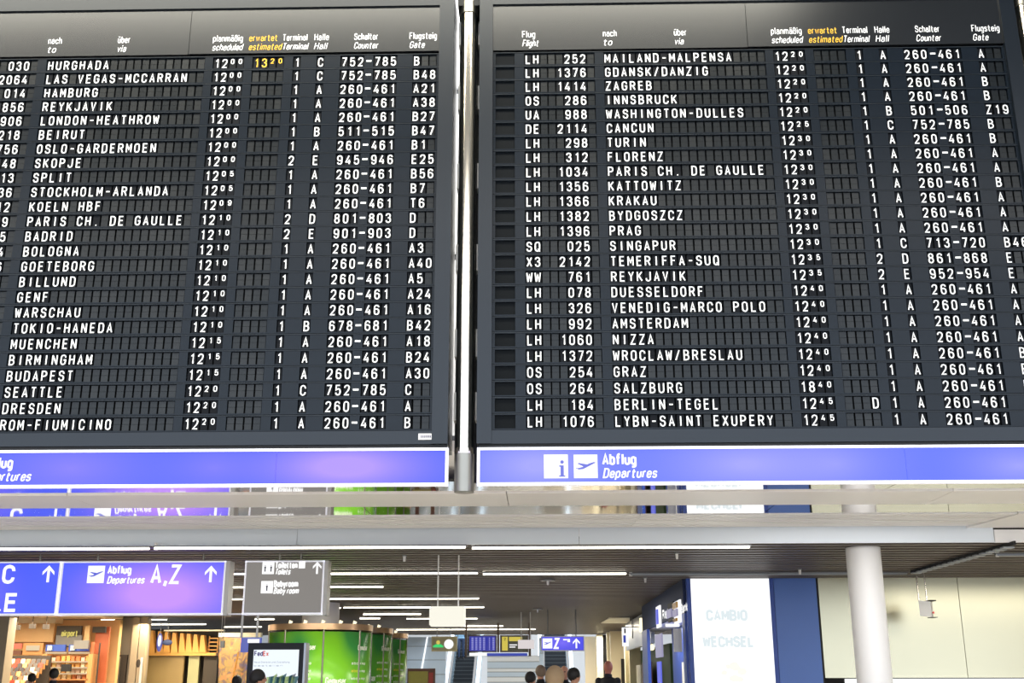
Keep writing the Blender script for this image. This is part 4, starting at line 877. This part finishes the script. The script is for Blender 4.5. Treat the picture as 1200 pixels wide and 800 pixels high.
# wooden bar
mat('batten', srgb(222,164,84), .5, noise=.12, nscale=6, stretch=(1,1,.2)); mat('bar_wall', srgb(150,128,84), .5, noise=.08, nscale=1.2); mat('bar_glass', srgb(170,170,130), .4)
YBR = 33
br = thing('bar_front', 'wooden bar front with a batten canopy above olive panels', 'shop front', loc=(at(210,790,YBR).x, YBR, 0))
lp(150, 262, 737, 840, YBR+.8, 'shop_dark', 'dark_backing', .05, br); lp(167, 253, 764.5, 768, YBR, 'batten', 'beam', .3, br)  # dark backing sheet added as shade behind the bar panels
lp(165, 216, 768, 832, YBR+.1, 'bar_wall', 'panel', .1, br); lp(216.5, 234, 766, 832, YBR+.15, 'bar_glass', 'panel', .1, br); lp(234.5, 255, 768, 832, YBR+.2, 'shop_dark', 'panel', .1, br)
for i, x in enumerate((177,187,195,204,213,221,229,237)):
    y0 = 738.5+(x-177)*.09; a = at(x-1.8, y0, YBR); b = at(x+1.8, y0, YBR); c = at(x+4, 765, YBR); dd = at(x-4, 765, YBR)
    part(MB().slab([a, b, c, dd], (0,.25,0)), 'batten', 'batten', br)
for k in range(4): lp(244.5, 255, 747+k*4.5, 748.2+k*4.5, YBR+.2, 'batten', 'slat', .1, br)
lp(253.5, 256, 747, 768, YBR+.2, 'batten', 'post', .1, br); lp(244, 245, 745, 766, YBR+.2, 'batten', 'post', .1, br)
lp(192, 262, 737.5, 739.2, YBR-.3, 'cream_box', 'cornice', .2, br)
area('bar_light', (at(210,770,31.5).x, 31.6, 3.0), 2.6, .6, 110, (1,.82,.55))
t = thing('round_ad_sign', 'upright oval blue and white sign hung before the wooden battens', 'sign', loc=at(187,760,32.5)); p = at(187,752.5,32.5); part(MB().ball(p, .085, .03, .26, n=20), 'disc', 'sign_blue', t); part(MB().ball(p+Vector((0,-.02,.04)), .05, .025, .16, n=16), 'white_centre', 'logo_white', t); part(MB().cyl(p+Vector((0,0,.25)), Vector((p.x,p.y,3.2)), .008, n=6), 'hanger', 'lamp_body', t)
t = thing('round_ad_sign', 'small dark blue flat oval sign right of the upright oval sign', 'sign', loc=at(196,753,32.4)); p = at(196,752.5,32.4); part(MB().ball(p, .15, .03, .08, n=20), 'disc', 'blue_dark', t); part(MB().cyl(p+Vector((0,0,.05)), Vector((p.x,p.y,3.2)), .008, n=6), 'hanger', 'lamp_body', t)
# mural
def mural_mat():
    m = bpy.data.materials.new('mural'); m.use_nodes = True; nt = m.node_tree; b = nt.nodes['Principled BSDF']
    tc = nt.nodes.new('ShaderNodeTexCoord'); n = nt.nodes.new('ShaderNodeTexNoise'); n.inputs['Scale'].default_value = 3.2; n.inputs['Detail'].default_value = 4; n.inputs['Distortion'].default_value = 1.2
    r = nt.nodes.new('ShaderNodeValToRGB'); e = r.color_ramp.elements; e[0].position = .3; e[0].color = srgb(70,80,130); e[1].position = .7; e[1].color = srgb(206,150,96)
    for p_, c_ in ((.42,(120,96,88)),(.5,(150,130,80)),(.58,(190,120,90))): q_ = e.new(p_); q_.color = srgb(*c_)
    nt.links.new(tc.outputs['Object'], n.inputs[0]); nt.links.new(n.outputs['Fac'], r.inputs[0]); nt.links.new(r.outputs[0], b.inputs['Base Color']); MATS['mural'] = m
mural_mat()
t = thing('mural', 'colourful brown and violet mural panel left of the black screen totem', 'mural', loc=at(272,800,32))
part(MB().slab([at(257,746,32.6), at(291,748,32), at(291,832,32), at(255,832,32.6)], (0,.1,0)), 'picture_panel', 'mural', t); part(MB().slab([at(279,764,32), at(280.5,764,32), at(272.5,802,32.2), at(270.5,802,32.2)], (0,-.04,0)), 'light_stroke', 'batten', t)
lp(256, 306, 741, 746, 32.5, 'cream_box', 'top_trim', .2, t)
t = thing('hanging_speaker', 'small white hanging speaker before the mural', 'speaker', loc=at(260,758,28)); part(rect(MB(), 257.5, 262.5, 750.5, 758.5, 28, .12), 'body', 'white_paint', t); xx = at(260,745,28).x
part(MB().cyl((xx-.03,28.05,at(260,750.6,28).z),(xx-.03,28.05,3.2),.008,n=6).cyl((xx+.03,28.05,at(260,750.6,28).z),(xx+.03,28.05,3.2),.008,n=6), 'rod', 'white_paint', t)

# ------------------------------------------------------------------ people
mat('skin', srgb(206,150,120), .55); mat('skin_ruddy', srgb(176,104,84), .55); mat('hair_dark', srgb(26,22,22), .6, bump=.3, nscale=60); mat('hair_blond', srgb(150,124,92), .8, bump=.3, nscale=60); mat('hair_grey', srgb(130,110,92), .7, bump=.3, nscale=60)
mat('eye', srgb(30,24,22), .3); mat('lip', srgb(150,80,72), .5)
for n_, c_ in (('cloth_black',(20,20,26)),('cloth_red',(170,30,34)),('cloth_navy',(30,40,66)),('cloth_blue',(120,160,190)),('cloth_orange',(200,80,46)),('denim',(48,66,98)),('cloth_grey',(90,88,90)),('shoe',(28,24,24))): mat(n_, srgb(*c_), .8, bump=.2, nscale=25)
def person(x, y, z, h, face, top, bottom, hair, skin, label, stride=.12, armout=0, head_yaw=0, fine=.016):
    """h = standing height; face = direction looked at (radians, 0 = away from the camera)"""
    s = h/1.75
    mb = MB()
    def cap(a, b, ra, rb):
        a = Vector(a)*s; b = Vector(b)*s; ra *= s; rb *= s; mb.cyl(a, b, ra, rb, 14); mb.ball(a, ra, n=14, k=8); mb.ball(b, rb, n=14, k=8)
    def el(c, rx, ry, rz): mb.ball((c[0]*s, c[1]*s, c[2]*s), rx*s, ry*s, rz*s, n=18, k=12)
    # torso
    el((0,0,1.28), .165,.105,.22); el((0,0,1.08), .14,.10,.18); el((0,-.005,.95), .165,.115,.14); el((0,0,1.41), .17,.075,.07)
    cap((0,0,1.42), (0,.01,1.55), .06,.055)
    el((0,.02,1.645), .079,.094,.108); el((0,.05,1.59), .055,.06,.055)          # skull and jaw
    el((0,.115,1.63), .013,.02,.022); el((-.076,.01,1.635), .012,.022,.032); el((.076,.01,1.635), .012,.022,.032)   # nose, ears
    for sd in (-1, 1):
        el((sd*.185,0,1.40), .065,.062,.07)
        ex = sd*(.235+armout*.1); cap((sd*.19,0,1.39), (ex,-.02,1.12), .052,.042); wx = sd*(.225+armout*.02); cap((ex,-.02,1.12), (wx,.07+armout*.1,.88), .040,.028)
        hx, hy, hz = wx, .085+armout*.12, .83
        el((hx,hy,hz), .018,.04,.045)
        for k, (l, oy) in enumerate(((.065,.032),(.078,.011),(.072,-.011),(.055,-.032))):
            cap((hx,hy+oy,hz-.03), (hx-sd*.004,hy+oy+.005,hz-.03-l*.55), .0105,.0095); cap((hx-sd*.004,hy+oy+.005,hz-.03-l*.55), (hx-sd*.018,hy+oy+.008,hz-.03-l), .0095,.008)
        cap((hx-sd*.01,hy+.03,hz+.01), (hx-sd*.025,hy+.06,hz-.035), .012,.009)
        st = stride*sd
        cap((sd*.085,0,.93), (sd*.095,st*.6+.02,.50), .085,.058); cap((sd*.095,st*.6+.02,.50), (sd*.1,st-.03,.09), .055,.038)
        cap((sd*.1,st-.04,.045), (sd*.11,st+.13,.035), .042,.032)
    me0 = bpy.data.meshes.new('tmp'); me0.from_pydata(mb.v, [], mb.f); me0.update(); tmp = bpy.data.objects.new('tmp', me0); COL.objects.link(tmp)
    r = tmp.modifiers.new('r', 'REMESH'); r.mode = 'VOXEL'; r.voxel_size = fine*s; sm = tmp.modifiers.new('s', 'SMOOTH'); sm.iterations = 2; sm.factor = .4
    dg = bpy.context.evaluated_depsgraph_get(); me = bpy.data.meshes.new_from_object(tmp.evaluated_get(dg)); bpy.data.objects.remove(tmp)
    me.materials.clear()
    for m_ in (skin, top, bottom, 'shoe', 'eye', 'lip'): me.materials.append(MATS[m_])
    idx = []
    for p in me.polygons:
        c = p.center/s; k = 1
        if c.z > 1.50: k = 0
        elif c.z < .10: k = 3
        elif c.z < .97 and abs(c.x) < .19: k = 2
        elif abs(c.x) > .17 and c.z < .90: k = 0
        if k == 0 and c.z > 1.5:
            if c.y > .09 and abs(abs(c.x)-.03) < .014 and abs(c.z-1.652) < .010: k = 4
            if c.y > .09 and abs(c.x) < .026 and abs(c.z-1.587) < .008: k = 5
        idx.append(k)
    me.polygons.foreach_set('material_index', idx); me.polygons.foreach_set('use_smooth', [True]*len(idx)); me.name = 'person'
    o = link('person', me, None, (x, y, z)); o.rotation_euler = (0, 0, face); tag(o, label, 'person')
    if hair:
        hb = MB(); hb.ball((0,0,1.66*s), .088*s, .102*s, .103*s, n=20, k=14)
        keep = [f for f in hb.f if sum(hb.v[i][2]-(1.60+.55*hb.v[i][1]/s)*s for i in f)/4 > (0.0)*s]
        hb.f = keep; hb.m = [0]*len(keep); hb.sm = [True]*len(keep); ho = hb.build('hair', hair, o)
        md = ho.modifiers.new('thick', 'SOLIDIFY'); md.thickness = .012*s; md.offset = 0
    # jacket collar
    cb = MB(); cb.cyl((0,.0,1.455*s),(0,.01*s,1.52*s),.074*s,.068*s,18,caps=False); co = cb.build('collar', top, o); md = co.modifiers.new('t', 'SOLIDIFY'); md.thickness = .012*s
    return o
def stand(px_, py_, Y, face, top, bottom, hair, skin, label, z=0, **kw):
    p = at(px_, py_, Y); return person(p.x, Y, z, p.z-z, face, top, bottom, hair, skin, label, **kw)
PI = math.pi
stand(650, 781.5, 10.6, .1, 'cloth_grey', 'cloth_navy', 'hair_blond', 'skin', 'nearest person seen from behind, short blond-grey hair, bottom centre', fine=.012)
stand(712, 774, 22, -.5, 'cloth_black', 'cloth_black', None, 'skin_ruddy', 'bald person in black jacket standing before the beige passage', armout=.5)
stand(672, 783, 17.5, -1.0, 'cloth_black', 'cloth_navy', 'hair_dark', 'skin', 'dark-haired person in black, right of the nearest blond head')
stand(661.5, 780, 21, PI-.3, 'cloth_black', 'cloth_black', None, 'skin', 'bald pale-headed person in black behind the nearest head', armout=.3)
stand(621.5, 787.5, 19, -.6, 'cloth_red', 'cloth_navy', 'hair_dark', 'skin', 'dark-haired person in red, leftmost of the walking group')
stand(633.5, 780, 20.5, .2, 'cloth_black', 'denim', 'hair_grey', 'skin', 'brown-haired person in dark clothes, between the red top and the blond head')
stand(302, 785, 14.5, -1.2, 'cloth_black', 'cloth_black', 'hair_dark', 'skin', 'black-haired person in front of the black screen totem')
stand(278, 792, 20, -.2, 'cloth_black', 'cloth_black', 'hair_dark', 'skin', 'dark-haired person low in front of the mural')
stand(64, 783.5, 23, .3, 'cloth_black', 'cloth_black', 'hair_dark', 'skin', 'dark-haired person in black before the warm shop shelves')
stand(38, 789, 25, .5, 'cloth_orange', 'cloth_navy', 'hair_dark', 'skin', 'person in orange top at the magazine rack')
# rider: feet on a step of the left escalator
Yr = 56.0; zr = 4.6*(int((Yr-52)/(8/26)))/26+.125
xr_ = at(540.5, 762, Yr).x
person(xr_, Yr, zr, 1.75, PI, 'cloth_blue', 'denim', 'hair_dark', 'skin', 'person in pale blue top and jeans riding on the left escalator', stride=.06)

# ------------------------------------------------------------------ unseen fill lights added for passage, far zone, column and wall
area('passage_fill', (0, 56, 6.9), 20, 8, 2200, (.92,.96,1))
area('passage_fill', (-1, 44.5, 3.12), 8, .3, 300, (1,.93,.8))
area('passage_fill', (2, 38, 3.12), 2.5, 3, 200, (1,.9,.7))
area('column_fill', (4.0, 12.9, 3.3), 2.6, .3, 50, (1,.98,.96), (math.radians(6), 0, 0))  # added unseen light that whitens the round column
area('hall_light', (9.2, 16.6, 3.12), 5, 1.2, 150, (1,.95,.82))  # added unseen light for the beige metal wall
area('hall_light', (.5, 25, 3.12), 2.5, .4, 60, (1,.95,.85))
